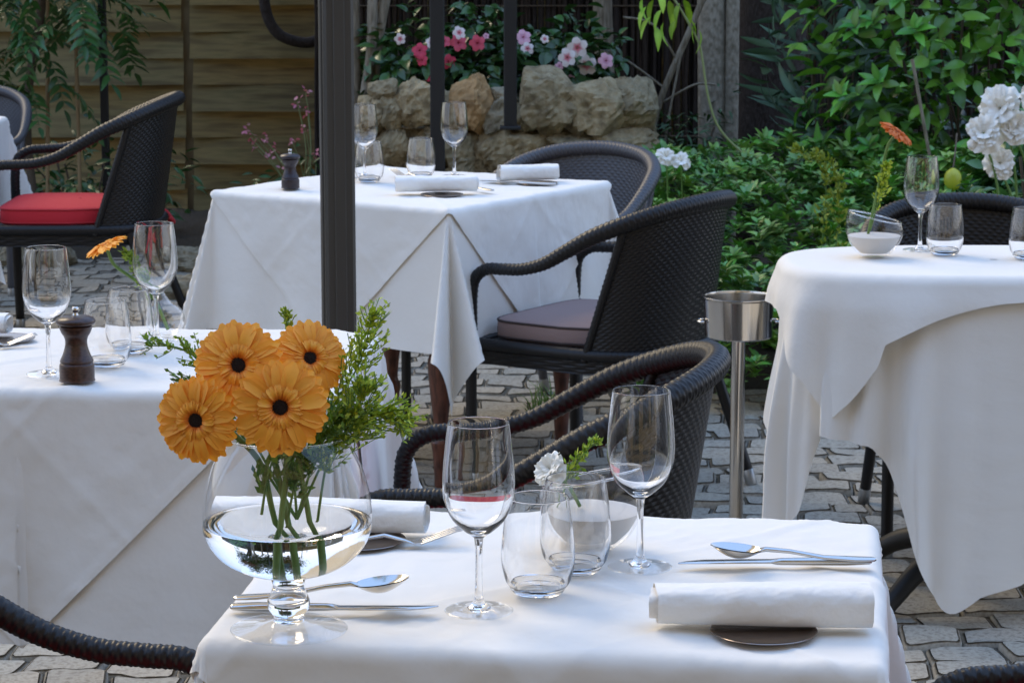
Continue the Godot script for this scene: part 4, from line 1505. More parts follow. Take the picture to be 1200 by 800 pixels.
func oval_table() -> void:
	var at := Vector3(1.045, 0, -5.50)
	var hw := 0.44; var hd := 0.235
	var t := thing("pedestal_table", "table on a black curved pedestal foot under long white cloths at right", "table", at)
	var plan := func(an: float) -> Vector2:
		return Vector2(hw * signf(cos(an)) * pow(absf(cos(an)), 0.72), hd * signf(sin(an)) * pow(absf(sin(an)), 0.62))
	var m := MB.new()
	var n := 64
	for ring in 4:
		for k in n:
			var q: Vector2 = plan.call(TAU * k / n) * [0.0, 1.0, 1.0, 0.0][ring] * 0.985
			m.add(Vector3(q.x, [0.739, 0.739, 0.715, 0.715][ring], q.y))
	m.grid(0, n, 4, true)
	m.orient()
	part(t, "tabletop", m.mesh(null, true), M.table_wood)
	var st := MB.new()
	st.lathe(spline2([Vector2(0.03, 0.12), Vector2(0.035, 0.2), Vector2(0.026, 0.35), Vector2(0.026, 0.6), Vector2(0.05, 0.712)], 4), 20)
	part(t, "pedestal", st.mesh(), M.post)
	for k in 4:
		var an := PI / 4 + k * PI / 2
		var d := Vector3(cos(an) * 1.15, 0, sin(an) * 0.95)
		var fm := MB.new()
		fm.tube(spline([Vector3(0, 0.13, 0), d * 0.10 + Vector3(0, 0.12, 0), d * 0.20 + Vector3(0, 0.095, 0), d * 0.27 + Vector3(0, 0.05, 0), d * 0.31 + Vector3(0, 0.018, 0)], 6), [0.03, 0.03, 0.029, 0.028, 0.028, 0.027, 0.027, 0.026, 0.026, 0.025, 0.025, 0.024, 0.024, 0.023, 0.022, 0.022, 0.021, 0.021, 0.02, 0.02, 0.019, 0.019, 0.018, 0.018, 0.017], 12)
		part(t, "foot", fm.mesh(), M.post)
	# the cloths hang from the rim; hem lengths follow the corners of the square linen
	var cyc := func(keys: Array, x: float) -> float:
		var n2 := keys.size()
		for k in n2:
			var a: Array = keys[k]
			var b: Array = keys[(k + 1) % n2]
			var bx: float = b[0] + (TAU if k == n2 - 1 else 0.0)
			var xx := x
			if k == n2 - 1 and x < a[0]: xx += TAU
			if xx >= a[0] and xx <= bx:
				var f: float = (xx - a[0]) / (bx - a[0])
				return cubic_interpolate(a[1], b[1], keys[(k - 1 + n2) % n2][1], keys[(k + 2) % n2][1], f)
		return keys[0][1]
	var long_keys := [[0.0, 0.50], [0.5, 0.44], [1.0, 0.46], [1.35, 0.58], [1.62, 0.68], [1.70, 0.715], [1.78, 0.68], [1.93, 0.55], [2.13, 0.385], [2.22, 0.36], [2.60, 0.35], [2.64, 0.42], [2.68, 0.52], [2.78, 0.56], [3.1, 0.58], [3.5, 0.40], [3.9, 0.16], [4.3, 0.13], [5.3, 0.13], [5.7, 0.30]]
	var over_keys := [[0.0, 0.24], [0.6, 0.28], [1.05, 0.16], [1.20, 0.07], [1.5, 0.06], [1.80, 0.10], [2.06, 0.155], [2.10, 0.20], [2.30, 0.30], [2.42, 0.315], [2.60, 0.24], [2.95, 0.12], [3.14, 0.115], [3.6, 0.12], [4.2, 0.10], [5.2, 0.10]]
	for layer in 2:
		var c := MB.new()
		var e := 0.0 if layer == 0 else 0.007
		var keys: Array = long_keys if layer == 0 else over_keys
		var nu := 360
		var nv := 40
		var nz := cloth_noise(70 + layer)
		var rings := []
		for r in [0.02, 0.3, 0.6, 0.85, 0.96]: rings.append([r, -1.0])
		for k in nv + 1: rings.append([1.0, float(k) / nv])
		for rg in rings:
			for i in nu + 1:
				var an := TAU * i / nu
				var q: Vector2 = plan.call(an)
				if rg[1] < 0.0:
					c.add(Vector3(q.x * rg[0], 0.7445 + e, q.y * rg[0]), q * rg[0])
					continue
				var q2: Vector2 = plan.call(an + 0.02)
				var q1: Vector2 = plan.call(an - 0.02)
				var tg := (q2 - q1).normalized()
				var nrm := Vector2(tg.y, -tg.x)
				var rnd := Vector2(cos(an), sin(an))
				nrm = (nrm * 0.65 + rnd * 0.35).normalized()
				var hem: float = cyc.call(keys, an)
				var h: float = hem * rg[1]
				var r := 0.014 + e
				var o := Vector2(r, r)
				if h < r * PI / 2: o = Vector2(r * sin(h / r), r * (1 - cos(h / r)))
				else: o.y = r + h - r * PI / 2
				# folds widen as the cloth falls
				var amp := smoothstep(0.03, 0.45, h)
				var fold := 0.0
				if layer == 0:
					fold = amp * (0.024 * sin(an * 11.0 + 0.7) + 0.016 * sin(an * 23.0 + 2.0) + 0.008 * sin(an * 41.0)) + 0.03 * h
				else:
					fold = smoothstep(0.0, 0.22, h) * (0.014 * sin(an * 9.0 + 2.4) + 0.008 * sin(an * 17.0 + 0.5)) + 0.05 * h + 0.016 * smoothstep(0.0, 0.1, h)
				var side := amp * 0.012 * sin(an * 13.0 + 1.0 + h * 5.0)
				var p2 := q + nrm * (o.x + fold) + tg * side
				var off := 0.003 * nz.get_noise_2d(an * 60.0, h * 200.0)
				c.add(Vector3(p2.x + nrm.x * off, 0.7445 + e - o.y, p2.y + nrm.y * off), Vector2(an * 0.4, h))
		c.grid(0, nu + 1, rings.size())
		var mesh := c.mesh()
		if c.normals()[10].y < 0:
			for k in range(0, c.ix.size(), 3):
				var s := c.ix[k + 1]; c.ix[k + 1] = c.ix[k + 2]; c.ix[k + 2] = s
			mesh = c.mesh()
		var ob := part(self, "tablecloth" if layer == 0 else "overlay_cloth", mesh, M.cloth, Transform3D(Basis(), at))
		tag(ob, "long white tablecloth with a corner almost touching the paving at right" if layer == 0 else "short white overlay cloth with wavy hem on the table at right", "tablecloth", "white tablecloths" if layer == 0 else "white overlay cloths")

func build_chairs() -> void:
	make_chair("woven_armchair", "dark woven armchair with a brown seat cushion beside the middle table", Vector3(0.262, 0, -6.575), deg_to_rad(56.5), M.wicker, M.cushion_brown, M.piping_brown)
	var a := make_chair("woven_armchair", "dark woven armchair with curving arms between the front and left tables", Vector3(0.045, 0, -4.14), deg_to_rad(83.0), M.wicker, M.cushion_red, M.piping_red)
	copy(a, "woven_armchair", "dark woven armchair whose arm shows at the bottom left corner", Vector3(-0.63, 0, -2.80), deg_to_rad(-91.0))
	copy(a, "woven_armchair", "dark woven armchair whose arm shows at the bottom right corner", Vector3(0.755, 0, -2.70), deg_to_rad(88.0))
	var bare := copy(a, "woven_armchair", "dark woven armchair whose back rises behind the table at right", Vector3(1.13, 0, -6.11), deg_to_rad(180.0))
	bare.get_node("cushion").free()
	var red := make_chair("woven_armchair", "black woven armchair with a bright red seat cushion in front of the fence", Vector3(-1.47, 0, -8.80), deg_to_rad(90.0), M.wicker, M.cushion_red, M.piping_red, true)
	red.scale = Vector3.ONE * 1.1
	var g := make_chair("woven_armchair", "grey woven armchair with a rounded back behind the middle table", Vector3(0.13, 0, -7.575), deg_to_rad(146.5), M.wicker_grey, M.cushion_brown, M.piping_brown)
	copy(g, "woven_armchair", "grey woven armchair cut by the left edge behind the white table", Vector3(-2.20, 0, -10.12), deg_to_rad(180.0))

func build_tableware() -> void:
	var wi := wine_meshes()
	var tu := tumbler_meshes()
	var wine := [["bowl", wi[0], M.glass], ["foot", wi[1], M.pane], ["stem", wi[2], M.glass]]
	var tum := [["wall", tu[0], M.glass], ["base", tu[1], M.glass]]
	var gw := "stemmed wine glasses"
	var gt := "stemless water glasses"
	for q in [[-0.036, -2.69, "empty wine glass nearest the orange flowers on the front table"], [0.148, -2.875, "empty wine glass beside the spoon and knife on the front table"], [-0.756, -4.11, "empty wine glass at the left beside the brown pepper mill"], [-0.624, -4.43, "empty wine glass beside the small yellow gerbera on the left table"], [-0.163, -7.20, "empty wine glass between the napkins on the middle table"], [-0.413, -7.13, "empty wine glass just right of the pole on the middle table"], [0.905, -5.63, "empty wine glass below the orange gerbera on the table at right"]]:
		place_glass("wine_glass", wine, q[2], "wine glass", Vector3(q[0], T, q[1]), gw)
	for q in [[0.029, -2.765, "front one of two water glasses on the front table"], [0.073, -2.86, "rear one of two water glasses on the front table"], [-0.674, -4.19, "water glass just right of the brown pepper mill"], [-0.655, -4.32, "water glass behind another and beside the small flower bottle"], [-0.256, -7.17, "water glass behind the napkin on the middle table"], [-0.395, -7.06, "water glass close to the pole on the middle table"], [0.949, -5.565, "water glass on the table at right beside the glass bowl"], [1.118, -5.50, "water glass cut by the right edge of the picture"]]:
		place_glass("water_glass", tum, q[2], "water glass", Vector3(q[0], T, q[1]), gt)
	# slant-cut bowls of sand
	var sb := slant_bowl()
	for q in [[0.095, -2.965, 2.6, "clear slanted glass bowl of sand behind the water glasses on the front table", "white"], [0.789, -5.53, 0.0, "clear slanted glass bowl of white sand holding the orange gerbera at right", "orange"]]:
		var b := thing("glass_bowl", q[3], "bowl", Vector3(q[0], T, q[1]), q[2], "slanted glass bowls")
		part(b, "bowl", sb[0], M.pane)
		part(b, "rim", sb[2], M.glass)
		part(b, "sand", sb[1], M.sand)
	# flower vase: a footed balloon with water to its middle
	var v := thing("flower_vase", "large clear balloon glass vase with water and orange flowers", "vase", Vector3(-0.236, T, -2.617))
	var gm := MB.new()
	gm.lathe(spline2([Vector2(0.0888, 0.1180), Vector2(0.0888, 0.132), Vector2(0.0858, 0.152), Vector2(0.0790, 0.175), Vector2(0.0700, 0.194), Vector2(0.0615, 0.2085)], 8), 72)
	part(v, "bowl", gm.mesh(), M.pane)
	var gr := MB.new()
	gr.lathe(ring_profile(0.0615, 0.2090, 0.0012), 72)
	gr.orient()
	part(v, "rim", gr.mesh(), M.glass)
	var wm := MB.new()
	wm.lathe([Vector2(0, 0.0605)] + spline2([Vector2(0.010, 0.0605), Vector2(0.024, 0.0612), Vector2(0.047, 0.0665), Vector2(0.068, 0.0780), Vector2(0.0815, 0.0930), Vector2(0.0880, 0.1080), Vector2(0.0888, 0.1176)], 6) + [Vector2(0.0867, 0.1178), Vector2(0.085, 0.1168), Vector2(0.080, 0.1164), Vector2(0, 0.1164)], 72)
	wm.orient()
	part(v, "water", wm.mesh(), M.water)
	var sm := MB.new()
	var fm := MB.new()
	fm.lathe([Vector2(0.0618, 0.0004), Vector2(0.0622, 0.0012)] + spline2([Vector2(0.061, 0.0024), Vector2(0.045, 0.0045), Vector2(0.030, 0.0070), Vector2(0.0165, 0.0115)], 4), 64)
	fm.lathe(ring_profile(0.0615, 0.0015, 0.0009), 64)
	fm.lathe([Vector2(0.001, 0.0004), Vector2(0.0618, 0.0004)], 64)
	part(v, "foot", fm.mesh(), M.pane)
	sm.lathe([Vector2(0, 0.008), Vector2(0.012, 0.0085)] + spline2([Vector2(0.0165, 0.011), Vector2(0.0165, 0.0165), Vector2(0.0215, 0.024), Vector2(0.0225, 0.032), Vector2(0.019, 0.041), Vector2(0.0165, 0.048), Vector2(0.018, 0.0545), Vector2(0.0205, 0.0600)], 6) + [Vector2(0, 0.0600)], 64)
	sm.orient()
	part(v, "stem", sm.mesh(), M.glass)
	# bottle with a small gerbera on the left table
	var bt := thing("bud_vase", "small round glass bottle leaning with a yellow gerbera on the left table", "vase", Vector3(-0.615, T, -4.49))
	var bm := shell([Vector2(0, 0.0005)] + spline2([Vector2(0.012, 0), Vector2(0.02, 0.004), Vector2(0.031, 0.02), Vector2(0.033, 0.034), Vector2(0.026, 0.052), Vector2(0.014, 0.066), Vector2(0.0115, 0.085), Vector2(0.0145, 0.1)], 6), [Vector2(0.014, 0.1006)] + spline2([Vector2(0.0133, 0.1), Vector2(0.0102, 0.085), Vector2(0.0126, 0.066), Vector2(0.0245, 0.052), Vector2(0.0315, 0.034), Vector2(0.0295, 0.02), Vector2(0.018, 0.006), Vector2(0, 0.004)], 6), 40)
	for k in bm.v.size():
		bm.v[k].x -= 0.42 * maxf(bm.v[k].y - 0.045, 0.0)
	part(bt, "bottle", bm.mesh(), M.pane)
	# mills
	mill("pepper_mill", "brown turned wood pepper mill at the edge of the left table", Vector3(-0.701, T, -4.055), M.mill, 0.12)
	mill("pepper_mill", "dark purple-brown pepper mill on the middle table left of the pole", Vector3(-0.60, T, -6.90), M.mill_dark, 0.105)
	# cutlery
	var kn := knife_mesh(); var sp := spoon_mesh(); var fk := fork_mesh()
	var put := func(called: String, mesh: Mesh, cat: String, lab: String, at: Vector3, turn: float, tilt := 0.0) -> void:
		var o := part(self, called, mesh, M.steel, Transform3D(Basis(Vector3.UP, turn) * Basis(Vector3(0, 0, 1), tilt), at))
		tag(o, lab, cat, "steel cutlery")
	put.call("knife", kn, "knife", "steel knife under the spoon at right on the front table", Vector3(0.418, T, -2.885), PI + 0.02)
	put.call("spoon", sp, "spoon", "steel spoon resting on the knife at right on the front table", Vector3(0.421, T + 0.0070, -2.873), PI + 0.0, 0.015)
	put.call("knife", kn, "knife", "steel knife behind the vase foot on the front table", Vector3(-0.306, T, -2.690), -0.02)
	put.call("spoon", sp, "spoon", "steel spoon with shiny bowl right of the vase foot", Vector3(-0.304, T + 0.0065, -2.709), 0.03, 0.035)
	put.call("fork", fk, "fork", "steel fork beside the back napkin on the front table", Vector3(-0.262, T, -2.965), 0.12)
	put.call("fork", fk, "fork", "steel fork beside the napkin at the far left table edge", Vector3(-1.02, T, -4.33), 0.35)
	put.call("spoon", sp, "spoon", "small steel spoon between the napkins on the middle table", Vector3(-0.05, T + 0.001, -6.80), 2.3)
	put.call("knife", kn, "knife", "steel knife between the two napkins on the middle table", Vector3(0.12, T, -6.95), 2.75)
	put.call("fork", fk, "fork", "steel fork right of the water glass on the middle table", Vector3(-0.22, T, -7.06), 2.2)
	# napkins on small metal plates
	var pl := plate_mesh(0.057)
	var nps := [
		[0.264, -2.628, -0.03, 0.228, 0.062, 0.047, "rolled white napkin at the front right of the front table", Vector3(0.266, T, -2.612), "dark shiny little metal plate under the front napkin"],
		[-0.235, -3.045, -0.10, 0.26, 0.058, 0.040, "rolled white napkin behind the vase on the front table", Vector3(-0.185, T, -3.005), "dark shiny little metal plate beside the fork on the front table"],
		[-1.02, -4.50, -0.07, 0.25, 0.06, 0.042, "rolled white napkin at the left edge on the left table", Vector3(-0.90, T, -4.455), "dark shiny little metal plate at the left edge of the picture"],
		[-0.20, -6.775, 0.10, 0.215, 0.066, 0.048, "rolled white napkin at the near edge of the middle table", Vector3(-0.185, T, -6.735), "small reddish metal plate under the near napkin of the middle table"],
		[0.045, -7.06, -0.16 + 0.42, 0.165, 0.066, 0.048, "rolled white napkin at the right of the middle table", Vector3(0.07, T, -7.02), "small reddish metal plate under the right napkin of the middle table"]]
	var k := 0
	for q in nps:
		var pp := part(self, "small_plate", pl, M.bronze, Transform3D(Basis.from_scale(Vector3(1, 0.5, 1)), q[7]))
		tag(pp, q[8], "plate", "little metal plates")
		var nn := part(self, "napkin", napkin_mesh(q[3], q[4], q[5], 7 + k), M.napkin, Transform3D(Basis(Vector3.UP, q[2]), Vector3(q[0], T + 0.0012, q[1])))
		tag(nn, q[6], "napkin", "rolled napkins")
		k += 1
	# steel wine cooler stand
	var c := thing("wine_cooler_stand", "polished steel ice bucket stand beside the white table at right", "stand", Vector3(0.523, 0, -5.82))
	var rm := MB.new()
	rm.lathe([Vector2(0, 0.528), Vector2(0.074, 0.528), Vector2(0.0775, 0.531), Vector2(0.0800, 0.617), Vector2(0.0835, 0.620), Vector2(0.0838, 0.623), Vector2(0.0795, 0.6235), Vector2(0.0780, 0.617), Vector2(0.0755, 0.534), Vector2(0, 0.533)], 56)
	rm.orient()
	part(c, "bucket_ring", rm.mesh(), M.steel)
	var stm := MB.new()
	stm.tube(PackedVector3Array([Vector3(0, 0.01, 0), Vector3(0, 0.3, 0), Vector3(0, 0.53, 0)]), [0.0165], 24)
	part(c, "column", stm.mesh(), M.steel)
	var bs := MB.new()
	bs.lathe([Vector2(0, 0.0), Vector2(0.125, 0.0), Vector2(0.128, 0.006), Vector2(0.10, 0.014), Vector2(0.02, 0.02), Vector2(0, 0.02)], 48)
	bs.orient()
	part(c, "base", bs.mesh(), M.steel_dull)
	for s in [-1, 1]:
		var h := MB.new()
		var hp := []
		for q in 9: hp.append(Vector3(s * (0.081 + 0.014 * sin(PI * q / 8.0)), 0.565 + 0.0 , 0.02 * cos(PI * q / 8.0)))
		h.tube(spline(hp, 3), [0.003], 8)
		part(c, "handle", h.mesh(), M.steel)

func build_plants() -> void:
	rng.seed = 1
	# bouquet
	var vc := Vector3(-0.236, T, -2.617)
	var gg := "orange gerberas in the vase"
	var neck := func(dx: float, dz: float, bx: float, bz: float) -> Array: return [vc + Vector3(dx, 0.185, dz), vc + Vector3((dx + bx) / 2, 0.13, (dz + bz) / 2), vc + Vector3(bx, 0.068, bz)]
	gerbera("orange gerbera with dark centre, upper left of the bouquet", Vector3(-0.282, 1.041, -2.60), Vector3(-0.05, 0.30, 1), 0.0470, neck.call(-0.012, 0.01, 0.012, 0.015), gg)
	gerbera("smaller orange gerbera turned right, upper right of the bouquet", Vector3(-0.212, 1.043, -2.63), Vector3(0.45, 0.42, 1), 0.0410, neck.call(0.012, -0.01, 0.03, 0.0), gg)
	gerbera("largest orange gerbera at the front of the bouquet", Vector3(-0.237, 1.004, -2.565), Vector3(0.10, 0.18, 1), 0.0500, neck.call(0.002, 0.02, -0.010, 0.02), gg)
	gerbera("orange gerbera drooping lowest at the left of the bouquet", Vector3(-0.323, 0.989, -2.575), Vector3(-0.35, 0.02, 1), 0.0460, neck.call(-0.03, 0.0, 0.0, 0.01), gg)
	var y0 := Color(0.30, 0.42, 0.025); var y1 := Color(0.55, 0.60, 0.05)
	var g0 := Color(0.06, 0.14, 0.02); var g1 := Color(0.18, 0.30, 0.03)
	var gs := "green sprays in the bouquet"
	var nb := vc + Vector3(0.01, 0.12, 0.0)
	spray("solidago_spray", "feathery yellow-green spray at the right of the bouquet, pointing up", [nb, vc + Vector3(0.04, 0.22, -0.02), vc + Vector3(0.075, 0.28, -0.03), vc + Vector3(0.09, 0.335, -0.03)], 11, 0.05, 0.0065, 90, y0, y1, gs)
	spray("solidago_spray", "feathery yellow-green spray reaching furthest right from the bouquet", [nb, vc + Vector3(0.05, 0.20, -0.01), vc + Vector3(0.10, 0.235, 0.0), vc + Vector3(0.125, 0.225, 0.0)], 12, 0.055, 0.0065, 100, y0, y1, gs)
	spray("solidago_spray", "green spray at the left of the bouquet beyond the gerberas", [nb, vc + Vector3(-0.05, 0.22, -0.03), vc + Vector3(-0.10, 0.29, -0.03), vc + Vector3(-0.145, 0.30, -0.03)], 13, 0.04, 0.0062, 55, g1, y0, gs)
	spray("solidago_spray", "small green sprig sticking up between the upper gerberas", [nb, vc + Vector3(0.0, 0.22, -0.05), vc + Vector3(0.0, 0.29, -0.06), vc + Vector3(-0.004, 0.332, -0.06)], 14, 0.022, 0.006, 46, g1, y1, gs)
	spray("solidago_spray", "dark green foliage below the largest gerbera in the vase", [vc + Vector3(0.0, 0.11, 0.015), vc + Vector3(0.01, 0.16, 0.02), vc + Vector3(0.03, 0.20, 0.02), vc + Vector3(0.06, 0.235, 0.01)], 15, 0.045, 0.011, 60, g0, g1, gs)
	spray("solidago_spray", "dark leafy stem hanging inside the vase at its left", [vc + Vector3(-0.025, 0.13, 0.02), vc + Vector3(-0.02, 0.16, 0.02), vc + Vector3(-0.012, 0.19, 0.02), vc + Vector3(0.0, 0.22, 0.01)], 16, 0.03, 0.012, 16, g0, g1, gs)
	spray("solidago_spray", "green spray behind the right side of the bouquet, lower", [vc + Vector3(0.03, 0.11, -0.01), vc + Vector3(0.045, 0.19, 0.0), vc + Vector3(0.075, 0.24, 0.01), vc + Vector3(0.085, 0.265, 0.015)], 17, 0.05, 0.008, 80, g1, y1, gs)
	spray("solidago_spray", "sparse green twig low at the left of the bouquet", [nb, vc + Vector3(-0.06, 0.22, -0.03), vc + Vector3(-0.09, 0.255, -0.03), vc + Vector3(-0.115, 0.26, -0.03)], 18, 0.04, 0.007, 30, g0, g1, gs)
	# gerberas on the other tables
	var wv := gerbera("orange gerbera seen from the side in the bowl at right", Vector3(0.829, 1.022, -5.52), Vector3(0.55, 0.85, 0.25), 0.042, [Vector3(0.80, 0.93, -5.53), Vector3(0.775, 0.80, -5.53)], "single gerberas", true)
	gerbera("yellow-orange gerbera leaning left from the small bottle on the left table", Vector3(-0.715, 0.915, -4.47), Vector3(-0.42, 0.9, 0.12), 0.040, [Vector3(-0.675, 0.86, -4.485), Vector3(-0.640, 0.83, -4.49), Vector3(-0.612, 0.765, -4.49)], "single gerberas")
	spray("fern_sprig", "yellow-green sprig around the gerbera stem in the bowl at right", [Vector3(0.780, 0.81, -5.53), Vector3(0.795, 0.87, -5.53), Vector3(0.805, 0.92, -5.525), Vector3(0.812, 0.955, -5.52)], 21, 0.03, 0.012, 40, y0, y1, "table sprigs")
	spray("fern_sprig", "bright green sprig leaning from the bottle on the left table", [Vector3(-0.64, 0.82, -4.49), Vector3(-0.65, 0.85, -4.48), Vector3(-0.665, 0.88, -4.47), Vector3(-0.68, 0.905, -4.46)], 22, 0.022, 0.011, 40, g1, y0, "table sprigs")
	spray("fern_sprig", "bright green sprig beside the white flower behind the water glasses", [Vector3(0.055, 0.80, -2.97), Vector3(0.065, 0.84, -2.96), Vector3(0.08, 0.865, -2.955), Vector3(0.100, 0.888, -2.95)], 23, 0.02, 0.008, 40, g1, y1, "table sprigs")
	# white flower, seen from behind, in the bowl of the front table
	var wf := thing("white_rose", "white flower behind the water glasses on the front table", "flower", Vector3(0.046, 0.852, -2.955), 0.0, "white flowers")
	rose_petals(wf, Vector3.ZERO, Vector3(-0.6, 0.55, 0.6), 0.023, 26, 3)
	var ws := MB.new()
	ws.tube(spline([Vector3(0.002, -0.004, 0), Vector3(0.02, -0.02, 0), Vector3(0.035, -0.045, -0.003)], 5), [0.0025], 6)
	part(wf, "stem", ws.mesh(), M.stem)
	build_beds()

func rose_petals(parent: Node, at: Vector3, face: Vector3, r: float, n: int, seed_: int) -> void:
	rng.seed = seed_
	var f := face.normalized()
	var xa := f.cross(Vector3(0.13, 1, 0.1)).normalized()
	var base := Basis(xa, f, xa.cross(f).normalized())
	for k in n:
		var lvl := float(k) / n                      # 0 outside, 1 heart
		var m := MB.new()
		var an := k * 2.39996 + R(-0.5, 0.5)
		var open := lerpf(0.05, 1.25, pow(lvl, 0.8)) + R(-0.25, 0.25)
		var rr0 := r * lerpf(1.05, 0.62, lvl) * R(0.85, 1.12)
		var wide := R(0.42, 0.66)
		var ph := R(0, TAU)
		var curl := R(0.25, 0.6)
		for j in 7:
			for i in 9:
				var u := (i / 8.0 - 0.5) * 2.0
				var v := j / 6.0
				var edge := 1.0 - 0.22 * u * u + 0.05 * sin(u * 7.0 + ph)
				var q := rr0 * v * edge
				var a := open + curl * (0.6 - v) * 1.4          # cupped, then rolling back
				var p := Vector3(q * cos(a) + 0.04 * r, q * sin(a) + 0.09 * rr0 * sin(u * 6.0 + ph) * v * v + 0.12 * rr0 * u * u * v, rr0 * wide * u * pow(v, 0.55))
				m.add(base * (Basis(Vector3.UP, an) * p))
		m.grid(0, 9, 7)
		part(parent, "petal", m.mesh(), M.petal_white, Transform3D(Basis(), at))

func build_beds() -> void:
	# mandevillas on the raised bed
	var mleaf := leaf_set(5, 0.062, 0.034, Color(0.035, 0.085, 0.022), 0.4)
	var wh := Color(0.80, 0.72, 0.70); var pk := Color(0.70, 0.10, 0.16); var rd := Color(0.62, 0.04, 0.09); var lp := Color(0.75, 0.42, 0.52)
	var ms := [
		[Vector3(-0.38, 0.66, -9.95), Vector3(0.21, 0.20, 0.24), "dark green mandevilla with pink blooms left of the black post", [[493, 57, 0.036, rd], [496, 68, 0.026, rd], [470, 44, 0.026, wh], [505, 86, 0.03, rd], [507, 47, 0.028, wh]]],
		[Vector3(-0.10, 0.66, -9.95), Vector3(0.22, 0.22, 0.24), "dark green mandevilla with pink blooms between the two black posts", [[538, 48, 0.04, pk], [560, 48, 0.036, pk], [539, 36, 0.03, wh], [526, 71, 0.034, rd], [522, 46, 0.028, pk], [570, 40, 0.014, lp]]],
		[Vector3(0.19, 0.66, -9.95), Vector3(0.25, 0.205, 0.24), "green mandevilla with white blooms at the right of the raised bed", [[676, 54, 0.046, wh], [664, 65, 0.042, wh], [687, 75, 0.046, wh], [709, 69, 0.036, lp], [613, 42, 0.036, lp], [618, 55, 0.03, wh], [638, 44, 0.02, wh], [655, 75, 0.02, lp], [668, 91, 0.02, lp]]]]
	var k := 0
	for q in ms:
		var b := bush("mandevilla", q[2], "plant", q[0], q[1], 950, mleaf, M.leaf, 300 + k, 90, 0.6, 8, 0.3, "leaf", "mandevillas of the raised bed")
		for f in q[3]:
			var s := 308.0
			var p := Vector3((f[0] - 600) / s, 1.51 - (f[1] + 112) / s * 0.9857, -9.68 + R(-0.04, 0.04))
			var cin: Color = Color(0.60, 0.06, 0.12) if f[3] == wh else Color(f[3].r * 0.7, f[3].g * 0.5, f[3].b * 0.6)
			trumpet(b, p - q[0], Vector3(R(-0.4, 0.4), R(-0.1, 0.5), 1), f[2] * 0.85, cin, f[3])
		k += 1
	# trees: their crowns close the garden overhead
	var tl := leaf_set(4, 0.13, 0.065, Color(0.05, 0.10, 0.025), 0.3)
	tree("multi_stem_tree", "grey multi-stemmed young tree left of the raised bed", Vector3(-0.56, 0, -9.9), [
		[[Vector3(-0.05, 0, 0), Vector3(-0.05, 0.6, 0), Vector3(-0.055, 1.2, 0), Vector3(-0.08, 2.0, 0)], [0.028]],
		[[Vector3(0.03, 0, 0.02), Vector3(0.03, 0.75, 0.02), Vector3(0.045, 1.0, 0.02), Vector3(0.12, 1.4, 0.02), Vector3(0.2, 2.0, 0)], [0.022]],
		[[Vector3(0.0, 0, 0.05), Vector3(-0.01, 0.7, 0.05), Vector3(0.025, 1.05, 0.05), Vector3(0.03, 2.0, 0.05)], [0.02]]], M.bark_grey, Vector3(0.1, 3.0, -0.9), Vector3(1.3, 0.8, 0.9), 2000, 71, tl)
	tree("pale_trunk_tree", "tree with pale forked trunk behind the planting bed", Vector3(0.83, 0.05, -10.35), [
		[[Vector3(-0.015, 0, 0), Vector3(-0.02, 0.6, 0), Vector3(-0.035, 1.3, 0), Vector3(-0.06, 2.2, 0)], [0.058]],
		[[Vector3(0.05, 0, 0.03), Vector3(0.055, 0.6, 0.03), Vector3(0.06, 1.3, 0.02), Vector3(0.12, 2.2, 0)], [0.028]]], M.bark_pale, Vector3(0.0, 3.1, -0.9), Vector3(1.3, 0.8, 0.8), 1800, 72, tl)
	tree("dark_trunk_tree", "broad dark brown tree trunk behind the planting bed", Vector3(1.08, 0.03, -10.75), [
		[[Vector3(0, 0, 0), Vector3(0, 0.6, 0), Vector3(0.01, 1.3, 0), Vector3(0.02, 2.2, 0)], [0.145]]], M.bark_dark, Vector3(0.4, 3.1, -0.9), Vector3(1.4, 0.8, 0.8), 1800, 73, tl)
	tree("slim_trunk_tree", "slim brown trunk behind the right end of the raised bed", Vector3(0.40, 0, -11.0), [
		[[Vector3(0, 0, 0), Vector3(0, 0.7, 0), Vector3(-0.02, 1.3, 0), Vector3(-0.03, 2.2, 0)], [0.042]]], M.bark_grey, Vector3(-1.2, 3.1, -0.4), Vector3(1.5, 0.8, 0.8), 2600, 74, tl)
	# broad-leaved shrubs at right
	var laurel := leaf_set(6, 0.098, 0.043, Color(0.10, 0.25, 0.03), 0.55)
	bush("broadleaf_shrub", "large glossy bright green shrub at the upper right", "shrub", Vector3(1.72, 0.12, -9.35), Vector3(0.66, 0.78, 0.42), 2000, laurel, M.leaf, 401, 300, 0.5, 12, 0.4, "leaf", "broadleaf shrubs")
	# leafy shoot tips all over the front of the big shrub
	var tips := []
	for k2 in 4: tips.append(whorl_mesh(8, 0.09, 0.036, 450 + k2, [Color(0.10, 0.27, 0.04), Color(0.075, 0.21, 0.035), Color(0.13, 0.32, 0.05), Color(0.06, 0.17, 0.035)][k2], 0.7))
	var shrub := get_node("broadleaf_shrub")
	rng.seed = 460
	for k2 in 4:
		var xf := []
		for i in 26:
			var d := Vector3(R(-1, 1), R(-0.7, 1), R(0.15, 1)).normalized()
			var b := Basis(Vector3.UP, R(0, TAU))
			b = Basis(Quaternion(Vector3.UP, (Vector3.UP * 0.8 + d * Vector3(0.7, 0.3, 1)).normalized())) * b
			xf.append(Transform3D(b.scaled_local(Vector3.ONE * R(0.8, 1.2)), Vector3(d.x * 0.66, 0.78 + d.y * 0.78, d.z * 0.44)))
		multi(shrub, "shoot_tips", tips[k2], M.leaf, xf)
